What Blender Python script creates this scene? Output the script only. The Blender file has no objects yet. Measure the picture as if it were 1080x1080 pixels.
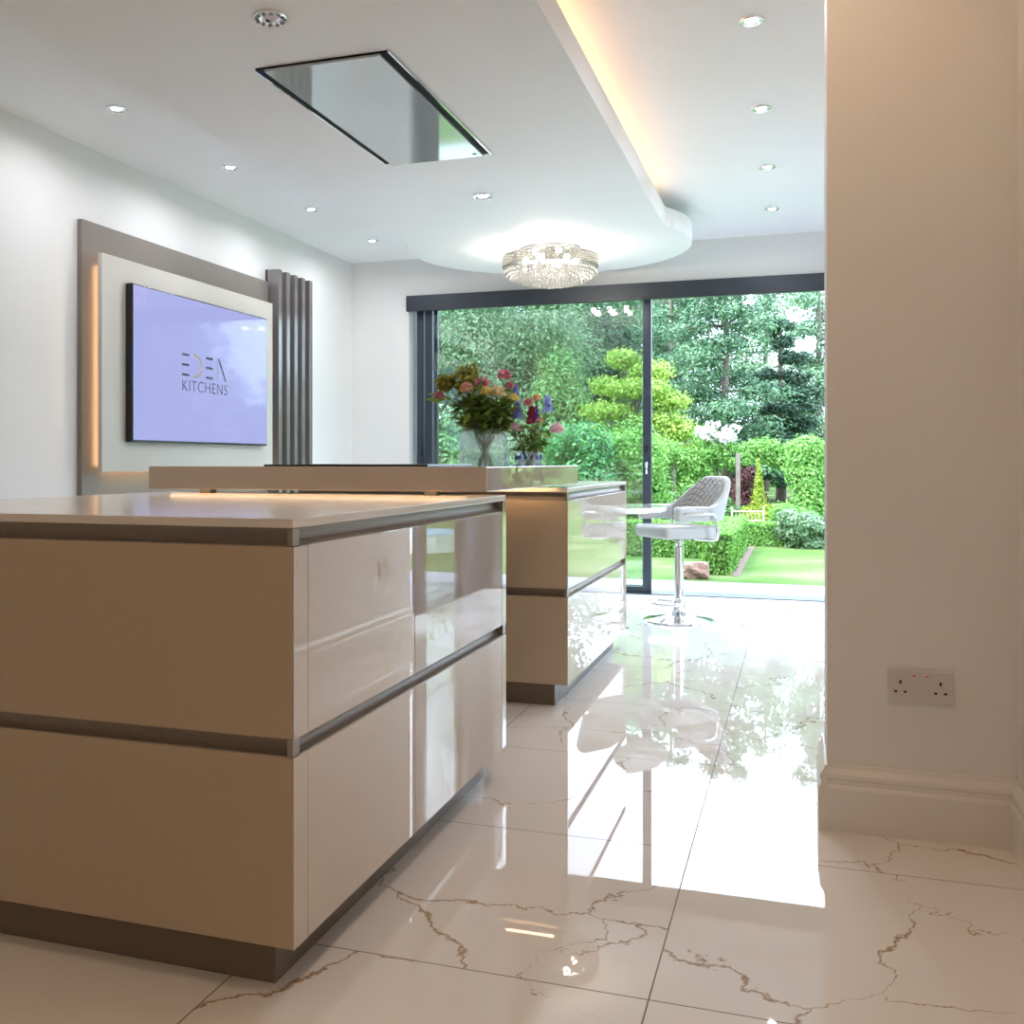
import bpy, bmesh, math, random
import numpy as np
from mathutils import Vector, Matrix
PI = math.pi
random.seed(7)
RNG = np.random.default_rng(11)
SC = bpy.context.scene
COL = SC.collection

# ------------------------------------------------------------------ materials
def _mat(name):
    m = bpy.data.materials.new(name); m.use_nodes = True
    nt = m.node_tree; nt.nodes.clear()
    out = nt.nodes.new('ShaderNodeOutputMaterial')
    return m, nt, out
def N(nt, kind, **kw):
    n = nt.nodes.new(kind)
    for k, v in kw.items():
        if k in n.bl_rna.properties.keys(): setattr(n, k, v)
        else: n.inputs[k].default_value = v
    return n
def L(nt, a, ao, b, bi): nt.links.new(a.outputs[ao], b.inputs[bi])
def c4(c): return (c[0], c[1], c[2], 1.0)

def principled(name, col, rough=0.5, metal=0.0, ior=1.5, coat=0.0, coat_ior=1.5, coat_rough=0.02, spec=0.5, vary=0.0, vscale=6.0, bump=0.0, bscale=60.0):
    m, nt, out = _mat(name)
    p = N(nt, 'ShaderNodeBsdfPrincipled')
    p.inputs['Base Color'].default_value = c4(col)
    p.inputs['Roughness'].default_value = rough
    p.inputs['Metallic'].default_value = metal
    p.inputs['IOR'].default_value = ior
    p.inputs['Coat Weight'].default_value = coat
    p.inputs['Specular IOR Level'].default_value = spec
    p.inputs['Coat IOR'].default_value = coat_ior
    p.inputs['Coat Roughness'].default_value = coat_rough
    tc = N(nt, 'ShaderNodeTexCoord')
    if vary > 0:
        nz = N(nt, 'ShaderNodeTexNoise'); nz.inputs['Scale'].default_value = vscale; nz.inputs['Detail'].default_value = 5
        L(nt, tc, 'Object', nz, 'Vector')
        cr = N(nt, 'ShaderNodeValToRGB')
        cr.color_ramp.elements[0].position = 0.3; cr.color_ramp.elements[1].position = 0.7
        cr.color_ramp.elements[0].color = c4([max(0, x*(1-vary)) for x in col])
        cr.color_ramp.elements[1].color = c4([min(1, x*(1+vary)) for x in col])
        L(nt, nz, 'Fac', cr, 'Fac'); L(nt, cr, 'Color', p, 'Base Color')
    if bump > 0:
        nb = N(nt, 'ShaderNodeTexNoise'); nb.inputs['Scale'].default_value = bscale; nb.inputs['Detail'].default_value = 3
        L(nt, tc, 'Object', nb, 'Vector')
        b = N(nt, 'ShaderNodeBump'); b.inputs['Strength'].default_value = bump; b.inputs['Distance'].default_value = 0.01
        L(nt, nb, 'Fac', b, 'Height'); L(nt, b, 'Normal', p, 'Normal')
    L(nt, p, 'BSDF', out, 'Surface')
    return m

def emission(name, col, strength):
    m, nt, out = _mat(name)
    e = N(nt, 'ShaderNodeEmission'); e.inputs['Color'].default_value = c4(col); e.inputs['Strength'].default_value = strength
    L(nt, e, 'Emission', out, 'Surface')
    return m

def thin_glass(name, tint=(1, 1, 1), ior=1.5, rough=0.0, extra=0.0, frost=0.0):
    m, nt, out = _mat(name)
    fr = N(nt, 'ShaderNodeFresnel')
    ge = N(nt, 'ShaderNodeNewGeometry')
    mr = N(nt, 'ShaderNodeMapRange'); mr.inputs['To Min'].default_value = ior; mr.inputs['To Max'].default_value = 1/ior
    L(nt, ge, 'Backfacing', mr, 'Value'); L(nt, mr, 'Result', fr, 'IOR')
    ad = N(nt, 'ShaderNodeMath', operation='ADD'); ad.inputs[1].default_value = extra
    L(nt, fr, 'Fac', ad, 0)
    tr = N(nt, 'ShaderNodeBsdfTransparent'); tr.inputs['Color'].default_value = c4(tint)
    gl = N(nt, 'ShaderNodeBsdfGlossy'); gl.inputs['Roughness'].default_value = rough
    mx = N(nt, 'ShaderNodeMixShader')
    L(nt, ad, 'Value', mx, 'Fac'); L(nt, tr, 'BSDF', mx, 1); L(nt, gl, 'BSDF', mx, 2)
    if frost > 0:
        tl = N(nt, 'ShaderNodeBsdfTranslucent'); tl.inputs['Color'].default_value = (0.95, 0.97, 1, 1)
        m2 = N(nt, 'ShaderNodeMixShader'); m2.inputs['Fac'].default_value = frost
        L(nt, mx, 'Shader', m2, 1); L(nt, tl, 'BSDF', m2, 2); mx = m2
    L(nt, mx, 'Shader', out, 'Surface')
    return m

def foliage(name, cols, trans=0.4, rough=0.55, gain=0.8):
    """leaf material: each leaf (mesh island) takes its own tone"""
    m, nt, out = _mat(name)
    g = N(nt, 'ShaderNodeNewGeometry')
    cr = N(nt, 'ShaderNodeValToRGB')
    els = cr.color_ramp.elements
    cols = [[x*gain for x in c] for c in cols]
    els[0].color = c4(cols[0]); els[1].color = c4(cols[-1])
    for i, c in enumerate(cols[1:-1]):
        e = els.new((i+1)/(len(cols)-1)); e.color = c4(c)
    L(nt, g, 'Random Per Island', cr, 'Fac')
    p = N(nt, 'ShaderNodeBsdfPrincipled'); p.inputs['Roughness'].default_value = rough
    L(nt, cr, 'Color', p, 'Base Color')
    t = N(nt, 'ShaderNodeBsdfTranslucent'); L(nt, cr, 'Color', t, 'Color')
    mx = N(nt, 'ShaderNodeMixShader'); mx.inputs['Fac'].default_value = trans
    L(nt, p, 'BSDF', mx, 1); L(nt, t, 'BSDF', mx, 2); L(nt, mx, 'Shader', out, 'Surface')
    return m

TILE = 0.8035; TX0 = -0.273; TY0 = 1.99
def marble(name, base, vein, rough, tiled, ior=1.5, vscale=1.0, strength=1.0, coat=0.0):
    m, nt, out = _mat(name)
    p = N(nt, 'ShaderNodeBsdfPrincipled'); p.inputs['Roughness'].default_value = rough; p.inputs['IOR'].default_value = ior
    p.inputs['Coat Weight'].default_value = coat; p.inputs['Coat IOR'].default_value = 1.6; p.inputs['Coat Roughness'].default_value = 0.01
    tc = N(nt, 'ShaderNodeTexCoord')
    if tiled:
        off = N(nt, 'ShaderNodeVectorMath', operation='SUBTRACT'); off.inputs[1].default_value = (TX0, TY0, 0)
        L(nt, tc, 'Object', off, 0)
        sc = N(nt, 'ShaderNodeVectorMath', operation='SCALE'); sc.inputs['Scale'].default_value = 1/TILE
        L(nt, off, 'Vector', sc, 0)
        fl = N(nt, 'ShaderNodeVectorMath', operation='FLOOR'); L(nt, sc, 'Vector', fl, 0)
        fl2 = N(nt, 'ShaderNodeVectorMath', operation='MULTIPLY'); fl2.inputs[1].default_value = (1, 1, 0); L(nt, fl, 'Vector', fl2, 0)
        wn = N(nt, 'ShaderNodeTexWhiteNoise'); wn.noise_dimensions = '3D'; L(nt, fl2, 'Vector', wn, 'Vector')
        jit = N(nt, 'ShaderNodeVectorMath', operation='SCALE'); jit.inputs['Scale'].default_value = 9.0; L(nt, wn, 'Color', jit, 0)
        add = N(nt, 'ShaderNodeVectorMath', operation='ADD'); L(nt, tc, 'Object', add, 0); L(nt, jit, 'Vector', add, 1)
        vec = add
    else:
        vec = tc
    def vout(): return (vec, 'Vector' if vec is not tc else 'Object')
    # warp
    wz = N(nt, 'ShaderNodeTexNoise'); wz.inputs['Scale'].default_value = 3.0*vscale; wz.inputs['Detail'].default_value = 6; wz.inputs['Roughness'].default_value = 0.6
    L(nt, vout()[0], vout()[1], wz, 'Vector')
    ws = N(nt, 'ShaderNodeVectorMath', operation='SCALE'); ws.inputs['Scale'].default_value = 0.34/vscale; L(nt, wz, 'Color', ws, 0)
    wa = N(nt, 'ShaderNodeVectorMath', operation='ADD'); L(nt, vout()[0], vout()[1], wa, 0); L(nt, ws, 'Vector', wa, 1)
    vo = N(nt, 'ShaderNodeTexVoronoi'); vo.feature = 'DISTANCE_TO_EDGE'; vo.inputs['Scale'].default_value = 1.25*vscale
    L(nt, wa, 'Vector', vo, 'Vector')
    # patchy thickness
    nz = N(nt, 'ShaderNodeTexNoise'); nz.inputs['Scale'].default_value = 2.6*vscale; nz.inputs['Detail'].default_value = 3
    L(nt, vout()[0], vout()[1], nz, 'Vector')
    wid = N(nt, 'ShaderNodeMapRange'); wid.inputs['From Min'].default_value = 0.37; wid.inputs['From Max'].default_value = 0.68
    wid.inputs['To Min'].default_value = 0.0005; wid.inputs['To Max'].default_value = 0.0125
    L(nt, nz, 'Fac', wid, 'Value')
    dv = N(nt, 'ShaderNodeMath', operation='DIVIDE'); L(nt, vo, 'Distance', dv, 0); L(nt, wid, 'Result', dv, 1)
    inv = N(nt, 'ShaderNodeMath', operation='SUBTRACT', use_clamp=True); inv.inputs[0].default_value = 1.0; L(nt, dv, 'Value', inv, 1)
    st = N(nt, 'ShaderNodeMath', operation='MULTIPLY', use_clamp=True); st.inputs[1].default_value = strength; L(nt, inv, 'Value', st, 0)
    # soft cloud
    cz = N(nt, 'ShaderNodeTexNoise'); cz.inputs['Scale'].default_value = 1.7*vscale; cz.inputs['Detail'].default_value = 4
    L(nt, vout()[0], vout()[1], cz, 'Vector')
    cm = N(nt, 'ShaderNodeMix', data_type='RGBA'); cm.inputs[6].default_value = c4(base); cm.inputs[7].default_value = c4([base[0]*0.93, base[1]*0.92, base[2]*0.90])
    L(nt, cz, 'Fac', cm, 0)
    vm = N(nt, 'ShaderNodeMix', data_type='RGBA'); vm.inputs[7].default_value = c4(vein)
    L(nt, cm, 2, vm, 6); L(nt, st, 'Value', vm, 0)
    last = vm
    if tiled:
        fr = N(nt, 'ShaderNodeVectorMath', operation='FRACTION'); L(nt, sc, 'Vector', fr, 0)
        sx = N(nt, 'ShaderNodeSeparateXYZ'); L(nt, fr, 'Vector', sx, 'Vector')
        def edge(s):
            a = N(nt, 'ShaderNodeMath', operation='SUBTRACT'); L(nt, sx, s, a, 0); a.inputs[1].default_value = 0.5
            b = N(nt, 'ShaderNodeMath', operation='ABSOLUTE'); L(nt, a, 'Value', b, 0)
            return b
        mxm = N(nt, 'ShaderNodeMath', operation='MAXIMUM'); L(nt, edge('X'), 'Value', mxm, 0); L(nt, edge('Y'), 'Value', mxm, 1)
        gt = N(nt, 'ShaderNodeMath', operation='GREATER_THAN'); gt.inputs[1].default_value = 0.5-0.0016/TILE
        L(nt, mxm, 'Value', gt, 0)
        gm = N(nt, 'ShaderNodeMix', data_type='RGBA'); gm.inputs[7].default_value = (0.16, 0.13, 0.11, 1)
        L(nt, vm, 2, gm, 6); L(nt, gt, 'Value', gm, 0)
        last = gm
        rm = N(nt, 'ShaderNodeMapRange'); rm.inputs['To Min'].default_value = rough; rm.inputs['To Max'].default_value = 0.7
        L(nt, gt, 'Value', rm, 'Value'); L(nt, rm, 'Result', p, 'Roughness')
    L(nt, last, 2, p, 'Base Color')
    L(nt, p, 'BSDF', out, 'Surface')
    return m

def quilted(name, col):
    """padded fabric with stitched diamonds"""
    m, nt, out = _mat(name)
    p = N(nt, 'ShaderNodeBsdfPrincipled'); p.inputs['Roughness'].default_value = 0.55
    uv = N(nt, 'ShaderNodeUVMap')
    sx = N(nt, 'ShaderNodeSeparateXYZ'); L(nt, uv, 'UV', sx, 'Vector')
    def tri(op):
        a = N(nt, 'ShaderNodeMath', operation=op); L(nt, sx, 'X', a, 0); L(nt, sx, 'Y', a, 1)
        f = N(nt, 'ShaderNodeMath', operation='FRACT'); L(nt, a, 'Value', f, 0)
        s = N(nt, 'ShaderNodeMath', operation='SUBTRACT'); s.inputs[1].default_value = 0.5; L(nt, f, 'Value', s, 0)
        b = N(nt, 'ShaderNodeMath', operation='ABSOLUTE'); L(nt, s, 'Value', b, 0)
        return b
    mx = N(nt, 'ShaderNodeMath', operation='MAXIMUM'); L(nt, tri('ADD'), 'Value', mx, 0); L(nt, tri('SUBTRACT'), 'Value', mx, 1)
    pw = N(nt, 'ShaderNodeMath', operation='POWER'); pw.inputs[1].default_value = 4; L(nt, mx, 'Value', pw, 0)
    ng = N(nt, 'ShaderNodeMath', operation='MULTIPLY'); ng.inputs[1].default_value = -16; L(nt, pw, 'Value', ng, 0)
    b = N(nt, 'ShaderNodeBump'); b.inputs['Strength'].default_value = 0.9; b.inputs['Distance'].default_value = 0.012
    L(nt, ng, 'Value', b, 'Height'); L(nt, b, 'Normal', p, 'Normal')
    gt = N(nt, 'ShaderNodeMath', operation='GREATER_THAN'); gt.inputs[1].default_value = 0.46; L(nt, mx, 'Value', gt, 0)
    mm = N(nt, 'ShaderNodeMix', data_type='RGBA'); mm.inputs[6].default_value = c4(col); mm.inputs[7].default_value = c4([x*0.55 for x in col])
    L(nt, gt, 'Value', mm, 0); L(nt, mm, 2, p, 'Base Color')
    L(nt, p, 'BSDF', out, 'Surface')
    return m

def crystal_mat(name):
    m, nt, out = _mat(name)
    tl = N(nt, 'ShaderNodeBsdfTranslucent'); tl.inputs['Color'].default_value = (0.98, 0.975, 0.96, 1)
    tp = N(nt, 'ShaderNodeBsdfTransparent'); tp.inputs['Color'].default_value = (0.95, 0.95, 0.95, 1)
    gl = N(nt, 'ShaderNodeBsdfGlossy'); gl.inputs['Roughness'].default_value = 0.08
    a = N(nt, 'ShaderNodeMixShader'); a.inputs['Fac'].default_value = 0.08
    L(nt, tl, 'BSDF', a, 1); L(nt, tp, 'BSDF', a, 2)
    fr = N(nt, 'ShaderNodeFresnel'); fr.inputs['IOR'].default_value = 1.4
    b = N(nt, 'ShaderNodeMixShader'); L(nt, fr, 'Fac', b, 'Fac'); L(nt, a, 'Shader', b, 1); L(nt, gl, 'BSDF', b, 2)
    L(nt, b, 'Shader', out, 'Surface')
    return m

WARM = (1.0, 0.62, 0.32)
LAMP = (0.94, 0.93, 1.0)
M = {}
M['paint'] = principled('white wall paint', (0.80, 0.795, 0.78), 0.6, vary=0.012, vscale=3, bump=0.02, bscale=140)
M['ceiling'] = principled('white ceiling paint', (0.84, 0.84, 0.835), 0.65, vary=0.012, vscale=2)
M['skirting'] = principled('cream gloss woodwork paint', (0.80, 0.775, 0.735), 0.3, vary=0.01)
M['floor'] = marble('polished marble tile', (0.87, 0.835, 0.79), (0.36, 0.22, 0.10), 0.012, True, ior=1.53, strength=1.0)
M['quartz'] = marble('pale quartz worktop', (0.78, 0.74, 0.70), (0.66, 0.60, 0.54), 0.16, False, ior=1.5, vscale=1.5, strength=0.35)
M['lacquer'] = principled('cashmere gloss lacquer', (0.58, 0.49, 0.40), 0.5, spec=0.0, coat=1.0, coat_ior=2.6, coat_rough=0.0, vary=0.012, vscale=40)
M['matt_front'] = principled('cashmere satin panel', (0.49, 0.39, 0.28), 0.38, ior=1.45, vary=0.012, vscale=60)
M['channel'] = principled('brushed bronze handle channel', (0.34, 0.30, 0.265), 0.36, metal=0.6, vary=0.03, vscale=80)
M['plinth'] = principled('bronze plinth', (0.19, 0.15, 0.115), 0.4, metal=0.3, vary=0.02)
M['carcass'] = principled('cabinet carcass', (0.33, 0.28, 0.23), 0.5, vary=0.02)
M['spacer'] = principled('black rubber spacer', (0.03, 0.028, 0.026), 0.5, vary=0.05)
M['black_glass'] = principled('black ceramic glass', (0.008, 0.008, 0.009), 0.04, ior=1.5, vary=0.05)
M['chrome'] = principled('polished chrome', (0.83, 0.84, 0.86), 0.06, metal=1.0, vary=0.01)
M['anthracite'] = principled('anthracite aluminium', (0.045, 0.06, 0.08), 0.35, metal=0.25, vary=0.04, vscale=20)
M['pelmet'] = principled('grey header casing', (0.032, 0.040, 0.052), 0.38, metal=0.25, vary=0.04, vscale=10)
M['taupe'] = principled('taupe media wall board', (0.235, 0.205, 0.185), 0.28, ior=1.5, vary=0.02)
M['cream_panel'] = principled('cream media wall panel', (0.60, 0.575, 0.52), 0.45, vary=0.012)
M['slat'] = principled('taupe vertical slat', (0.20, 0.185, 0.18), 0.14, ior=1.9, vary=0.03)
M['slat_back'] = principled('dark slat backing', (0.03, 0.03, 0.032), 0.5, vary=0.05)
M['tv_body'] = principled('black television casing', (0.012, 0.012, 0.014), 0.3, vary=0.05)
M['logo_navy'] = principled('navy logo ink', (0.02, 0.022, 0.05), 0.4, vary=0.03)
M['logo_gold'] = principled('gold logo ink', (0.45, 0.36, 0.16), 0.4, vary=0.03)
M['logo_pale'] = principled('pale logo ink', (0.36, 0.46, 0.66), 0.4, vary=0.03)
M['glass'] = thin_glass('clear door glass', (0.93, 0.97, 0.96), 1.5, extra=0.045)
M['vase_glass'] = thin_glass('clear vase glass', (0.90, 0.92, 0.94), 1.5, extra=0.10, rough=0.12, frost=0.13)
M['cut_glass'] = thin_glass('cut crystal glass', (0.82, 0.86, 0.94), 1.55, extra=0.14, rough=0.08, frost=0.12)
M['blue_glass'] = thin_glass('blue cut glass', (0.50, 0.56, 0.85), 1.5, extra=0.12)
M['water'] = thin_glass('vase water', (0.86, 0.92, 0.92), 1.33)
M['crystal'] = crystal_mat('crystal bead')
M['stitch_white'] = principled('off white leatherette', (0.47, 0.47, 0.46), 0.42, vary=0.015, vscale=20, bump=0.05, bscale=200)
M['quilt'] = quilted('quilted grey leatherette', (0.44, 0.43, 0.41))
M['white_top'] = principled('white gloss table top', (0.82, 0.82, 0.82), 0.1, coat=0.6, vary=0.01)
M['socket'] = principled('white socket plastic', (0.66, 0.63, 0.62), 0.25, vary=0.012)
M['hole'] = principled('dark socket hole', (0.01, 0.01, 0.01), 0.6, vary=0.05)
M['red'] = principled('red switch mark', (0.5, 0.08, 0.06), 0.5, vary=0.05)
M['bulb'] = emission('lit downlight lamp', LAMP, 620)
M['bulb_near'] = emission('lit warm lamp', (1.0, 0.69, 0.45), 385)
M['led'] = emission('warm led strip', WARM, 9)
M['led_cove'] = emission('warm cove led strip', (1.0, 0.54, 0.25), 7.5)
M['led_slab'] = emission('warm led under raised bar', WARM, 8.5)
M['chand_bulb'] = emission('chandelier lamp', (1.0, 0.88, 0.74), 240)

# ------------------------------------------------------------------ helpers
def new_bm(): return bmesh.new()
def box(bm, x0, x1, y0, y1, z0, z1):
    v = [bm.verts.new((x, y, z)) for x in (x0, x1) for y in (y0, y1) for z in (z0, z1)]
    for f in ((0, 1, 3, 2), (4, 6, 7, 5), (0, 4, 5, 1), (2, 3, 7, 6), (0, 2, 6, 4), (1, 5, 7, 3)):
        bm.faces.new([v[i] for i in f])
def prism(bm, poly, z0, z1):
    a = [bm.verts.new((x, y, z0)) for x, y in poly]; b = [bm.verts.new((x, y, z1)) for x, y in poly]
    bm.faces.new(a[::-1]); bm.faces.new(b)
    n = len(poly)
    for i in range(n): bm.faces.new((a[i], a[(i+1) % n], b[(i+1) % n], b[i]))
def extrude_profile(bm, prof, p0, p1, out, up=(0, 0, 1)):
    """profile (o, u) pairs swept from p0 to p1; o along `out`, u along `up`"""
    p0, p1, out, up = Vector(p0), Vector(p1), Vector(out), Vector(up)
    a = [bm.verts.new(p0+out*o+up*u) for o, u in prof]; b = [bm.verts.new(p1+out*o+up*u) for o, u in prof]
    n = len(prof)
    bm.faces.new(a[::-1]); bm.faces.new(b)
    for i in range(n): bm.faces.new((a[i], a[(i+1) % n], b[(i+1) % n], b[i]))
def lathe(bm, prof, seg=32, c=(0, 0, 0), close=True):
    rings = []
    for r, z in prof:
        if r < 1e-6: rings.append([bm.verts.new((c[0], c[1], c[2]+z))])
        else: rings.append([bm.verts.new((c[0]+r*math.cos(2*PI*k/seg), c[1]+r*math.sin(2*PI*k/seg), c[2]+z)) for k in range(seg)])
    for a, b in zip(rings, rings[1:]):
        for k in range(seg):
            k2 = (k+1) % seg
            if len(a) == 1 and len(b) == 1: continue
            if len(a) == 1: bm.faces.new((a[0], b[k], b[k2]))
            elif len(b) == 1: bm.faces.new((a[k], a[k2], b[0]))
            else: bm.faces.new((a[k], a[k2], b[k2], b[k]))
def tube(bm, pts, r, seg=8, r1=None):
    pts = [Vector(p) for p in pts]; rings = []
    n = len(pts); ref = None
    for i, p in enumerate(pts):
        t = (pts[min(i+1, n-1)]-pts[max(i-1, 0)]).normalized()
        if ref is None: ref = t.orthogonal().normalized()
        u = (ref-t*ref.dot(t)).normalized(); ref = u; v = t.cross(u)
        rr = r if r1 is None else r+(r1-r)*i/(n-1)
        rings.append([bm.verts.new(p+(u*math.cos(2*PI*k/seg)+v*math.sin(2*PI*k/seg))*rr) for k in range(seg)])
    for a, b in zip(rings, rings[1:]):
        for k in range(seg): bm.faces.new((a[k], a[(k+1) % seg], b[(k+1) % seg], b[k]))
    bm.faces.new(rings[0][::-1]); bm.faces.new(rings[-1])
def arc3(f, n): return [f(i/(n-1)) for i in range(n)]

def link(name, me, mat, parent=None, origin=None, world=True):
    o = bpy.data.objects.new(name, me); COL.objects.link(o)
    if mat is not None:
        me.materials.clear(); me.materials.append(mat)
    if parent is not None:
        o.parent = parent
        if world:
            me.transform(full_matrix(parent).inverted())
    elif origin is not None:
        me.transform(Matrix.Translation(-Vector(origin))); o.location = origin
    return o
def full_matrix(o):
    m = o.matrix_basis.copy()
    return full_matrix(o.parent) @ m if o.parent else m
def obj(name, bm, mat, parent=None, origin=None, world=True, smooth=False, bevel=0.0, seg=2):
    bmesh.ops.recalc_face_normals(bm, faces=bm.faces)
    me = bpy.data.meshes.new(name); bm.to_mesh(me); bm.free()
    if smooth:
        for p in me.polygons: p.use_smooth = True
    o = link(name, me, mat, parent, origin, world)
    if bevel > 0:
        md = o.modifiers.new('bevel', 'BEVEL'); md.width = bevel; md.segments = seg; md.limit_method = 'ANGLE'; md.angle_limit = 0.7
    return o
def auto_smooth(o, deg=40):
    o.data.set_sharp_from_angle(angle=math.radians(deg))
def tag(o, label=None, cat=None, group=None, kind=None):
    if label: o['label'] = label
    if cat: o['category'] = cat
    if group: o['group'] = group
    if kind: o['kind'] = kind
    return o
def thing(name, label, cat, loc=(0, 0, 0), rz=0.0, group=None, kind=None):
    o = bpy.data.objects.new(name, None); COL.objects.link(o); o.empty_display_size = 0.1
    o.location = loc; o.rotation_euler = (0, 0, rz)
    o.matrix_basis = Matrix.Translation(loc) @ Matrix.Rotation(rz, 4, 'Z')
    return tag(o, label, cat, group, kind)
def part_box(name, b, mat, parent, bevel=0.0, **kw):
    bm = new_bm(); box(bm, *b); return obj(name, bm, mat, parent, bevel=bevel, **kw)
def struct(name, boxes, mat, label, cat, bevel=0.0):
    bm = new_bm()
    for b in boxes: box(bm, *b)
    return tag(obj(name, bm, mat, bevel=bevel), label, cat, kind='structure')
def copy_tree(o, parent=None):
    c = o.copy(); COL.objects.link(c)
    if parent is not None: c.parent = parent
    for ch in list(o.children): copy_tree(ch, c)
    return c

# ------------------------------------------------------------------ setting
XL, YB, CH = -3.62, 8.06, 2.72
OX = -2.13
HB, HT = 2.50, 2.62
struct('floor', [(XL, 0.75, -3.0, YB, -0.1, 0.0)], M['floor'], 'polished cream marble tile floor with brown veins', 'floor')
struct('ceiling', [(XL-0.2, 0.8, -3.2, YB+0.3, CH, CH+0.25)], M['ceiling'], 'flat white upper ceiling', 'ceiling')
struct('wall_left', [(XL-0.2, XL, -3.2, YB+0.3, -0.1, CH)], M['paint'], 'white wall behind the television', 'wall')
struct('wall_back', [(XL, -3.09, YB, YB+0.3, -0.1, CH), (-3.09, 0.75, YB, YB+0.3, 2.40, CH)], M['paint'], 'white wall around the sliding garden doors', 'wall')
struct('wall_near', [(XL, 0.75, -3.2, -3.0, -0.1, CH)], M['paint'], 'white wall behind the viewer', 'wall')
struct('wall_right', [(0.55, 0.80, -3.0, 3.09, -0.1, CH), (0.073, 0.80, 3.09, 3.40, -0.1, CH), (0.378, 0.80, 3.40, 5.75, -0.1, CH), (0.55, 0.80, 5.75, YB, 2.28, CH)],
       M['paint'], 'plain wall with projecting pier on the right of the room', 'wall')

# skirting boards
SK = [(0, 0), (0.024, 0), (0.024, 0.118), (0.021, 0.124), (0.016, 0.128), (0.016, 0.140), (0.020, 0.146), (0.019, 0.156), (0.012, 0.166), (0.008, 0.172), (0.006, 0.182), (0, 0.182)]
def skirting(name, runs, label):
    bm = new_bm()
    for p0, p1, out in runs: extrude_profile(bm, SK, p0, p1, out)
    return tag(obj(name, bm, M['skirting']), label, 'skirting board', kind='structure')
skirting('baseboard_right', [((0.55, -3.0, 0), (0.55, 3.09, 0), (-1, 0, 0)), ((0.0731, 3.09, 0), (0.55, 3.09, 0), (0, -1, 0)), ((0.073, 3.066, 0), (0.073, 3.40, 0), (-1, 0, 0)),
                             ((0.378, 3.40, 0), (0.378, 5.75, 0), (-1, 0, 0)), ((0.073, 3.40, 0), (0.378, 3.40, 0), (0, 1, 0))], 'cream moulded skirting around the pier')
skirting('baseboard_left', [((XL, -3.0, 0), (XL, 4.50, 0), (1, 0, 0)), ((XL, 7.2, 0), (XL, YB, 0), (1, 0, 0))], 'cream skirting along the television wall')
skirting('baseboard_back', [((XL, YB, 0), (-3.09, YB, 0), (0, -1, 0))], 'short cream skirting beside the garden doors')
skirting('baseboard_near', [((XL, -3.0, 0), (0.55, -3.0, 0), (0, 1, 0))], 'cream skirting behind the viewer')

# dropped bulkhead: rounded at the far end, lamp trough along its right edge
DC, DR = (-1.645, 6.98), 0.968
def bulk_outline(inset_r, inset_l, r):
    pts = [(-2.505+inset_l, -2.6), (-0.793-inset_r, -2.6)]
    cx, cy = DC
    xr = -0.793-inset_r
    a0 = math.asin(max(-1, min(1, -0.45)))
    a0 = -math.acos(min(1, (xr-cx)/r)) if (xr-cx) < r else 0
    xl = -2.505+inset_l
    a1 = PI+math.acos(min(1, (cx-xl)/r)) if (cx-xl) < r else PI
    n = 64
    for i in range(n+1):
        a = a0+(a1-a0)*i/n
        pts.append((cx+r*math.cos(a), cy+r*math.sin(a)))
    return pts
bm = new_bm(); prism(bm, bulk_outline(0, 0, DR), HB, HT-0.0)
bulk = obj('ceiling_bulkhead', bm, M['ceiling'])
tag(bulk, 'dropped white ceiling raft with rounded end over the islands', 'ceiling raft', kind='structure')
bm = new_bm(); prism(bm, bulk_outline(0.20, 0.0, DR-0.16), HT, CH)
obj('raft_core', bm, M['ceiling'], bulk)
bm = new_bm(); box(bm, -0.985, -0.955, -2.5, 6.40, HT, HT+0.012)
obj('led_strip', bm, M['led_cove'], bulk)

# ------------------------------------------------------------------ sliding garden door in the back wall
d1 = thing('door_1', 'dark grey sliding garden door standing open on its right half', 'sliding door', (-1.3, YB+0.1, 0), kind='structure')
part_box('header', (-3.10, 0.55, YB-0.05, YB-0.002, 2.28, 2.41), M['pelmet'], d1, bevel=0.004)
part_box('head_frame', (-3.045, 0.52, YB+0.06, YB+0.24, 2.34, 2.40), M['anthracite'], d1, bevel=0.004)
part_box('threshold', (-3.05, 0.63, YB+0.0, YB+0.26, -0.02, 0.006), M['anthracite'], d1)
part_box('jamb', (-3.045, -2.985, YB+0.06, YB+0.26, 0.0, 2.34), M['anthracite'], d1, bevel=0.004)
def door_panel(x0, x1, y0, y1, w, name):
    part_box(name+'_stile', (x0, x0+w, y0, y1, 0.0, 2.34), M['anthracite'], d1, bevel=0.004)
    s = part_box(name+'_stile', (x1-w, x1, y0, y1, 0.0, 2.34), M['anthracite'], d1, bevel=0.004)
    part_box(name+'_rail', (x0+w, x1-w, y0, y1, 0.006, 0.05), M['anthracite'], d1)
    part_box(name+'_rail', (x0+w, x1-w, y0, y1, 2.32, 2.34), M['anthracite'], d1)
    ym = (y0+y1)/2
    part_box('pane', (x0+w, x1-w, ym-0.006, ym+0.006, 0.05, 2.32), M['glass'], d1)
    return s
st = door_panel(-2.975, -1.095, YB+0.07, YB+0.115, 0.065, 'sliding_panel')
door_panel(-2.955, -1.115, YB+0.16, YB+0.205, 0.06, 'fixed_panel')
h = new_bm(); tube(h, [(-1.128, YB+0.07, 0.93), (-1.128, YB+0.045, 0.94), (-1.128, YB+0.045, 1.02), (-1.128, YB+0.07, 1.03)], 0.008, 8)
obj('handle', h, M['chrome'], st, smooth=True)
part_box('lock', (-1.142, -1.118, YB+0.062, YB+0.07, 1.10, 1.16), M['tv_body'], st, bevel=0.003)
part_box('latch', (-3.005, -2.985, YB+0.05, YB+0.06, 1.07, 1.16), M['tv_body'], d1, bevel=0.003)

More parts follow.
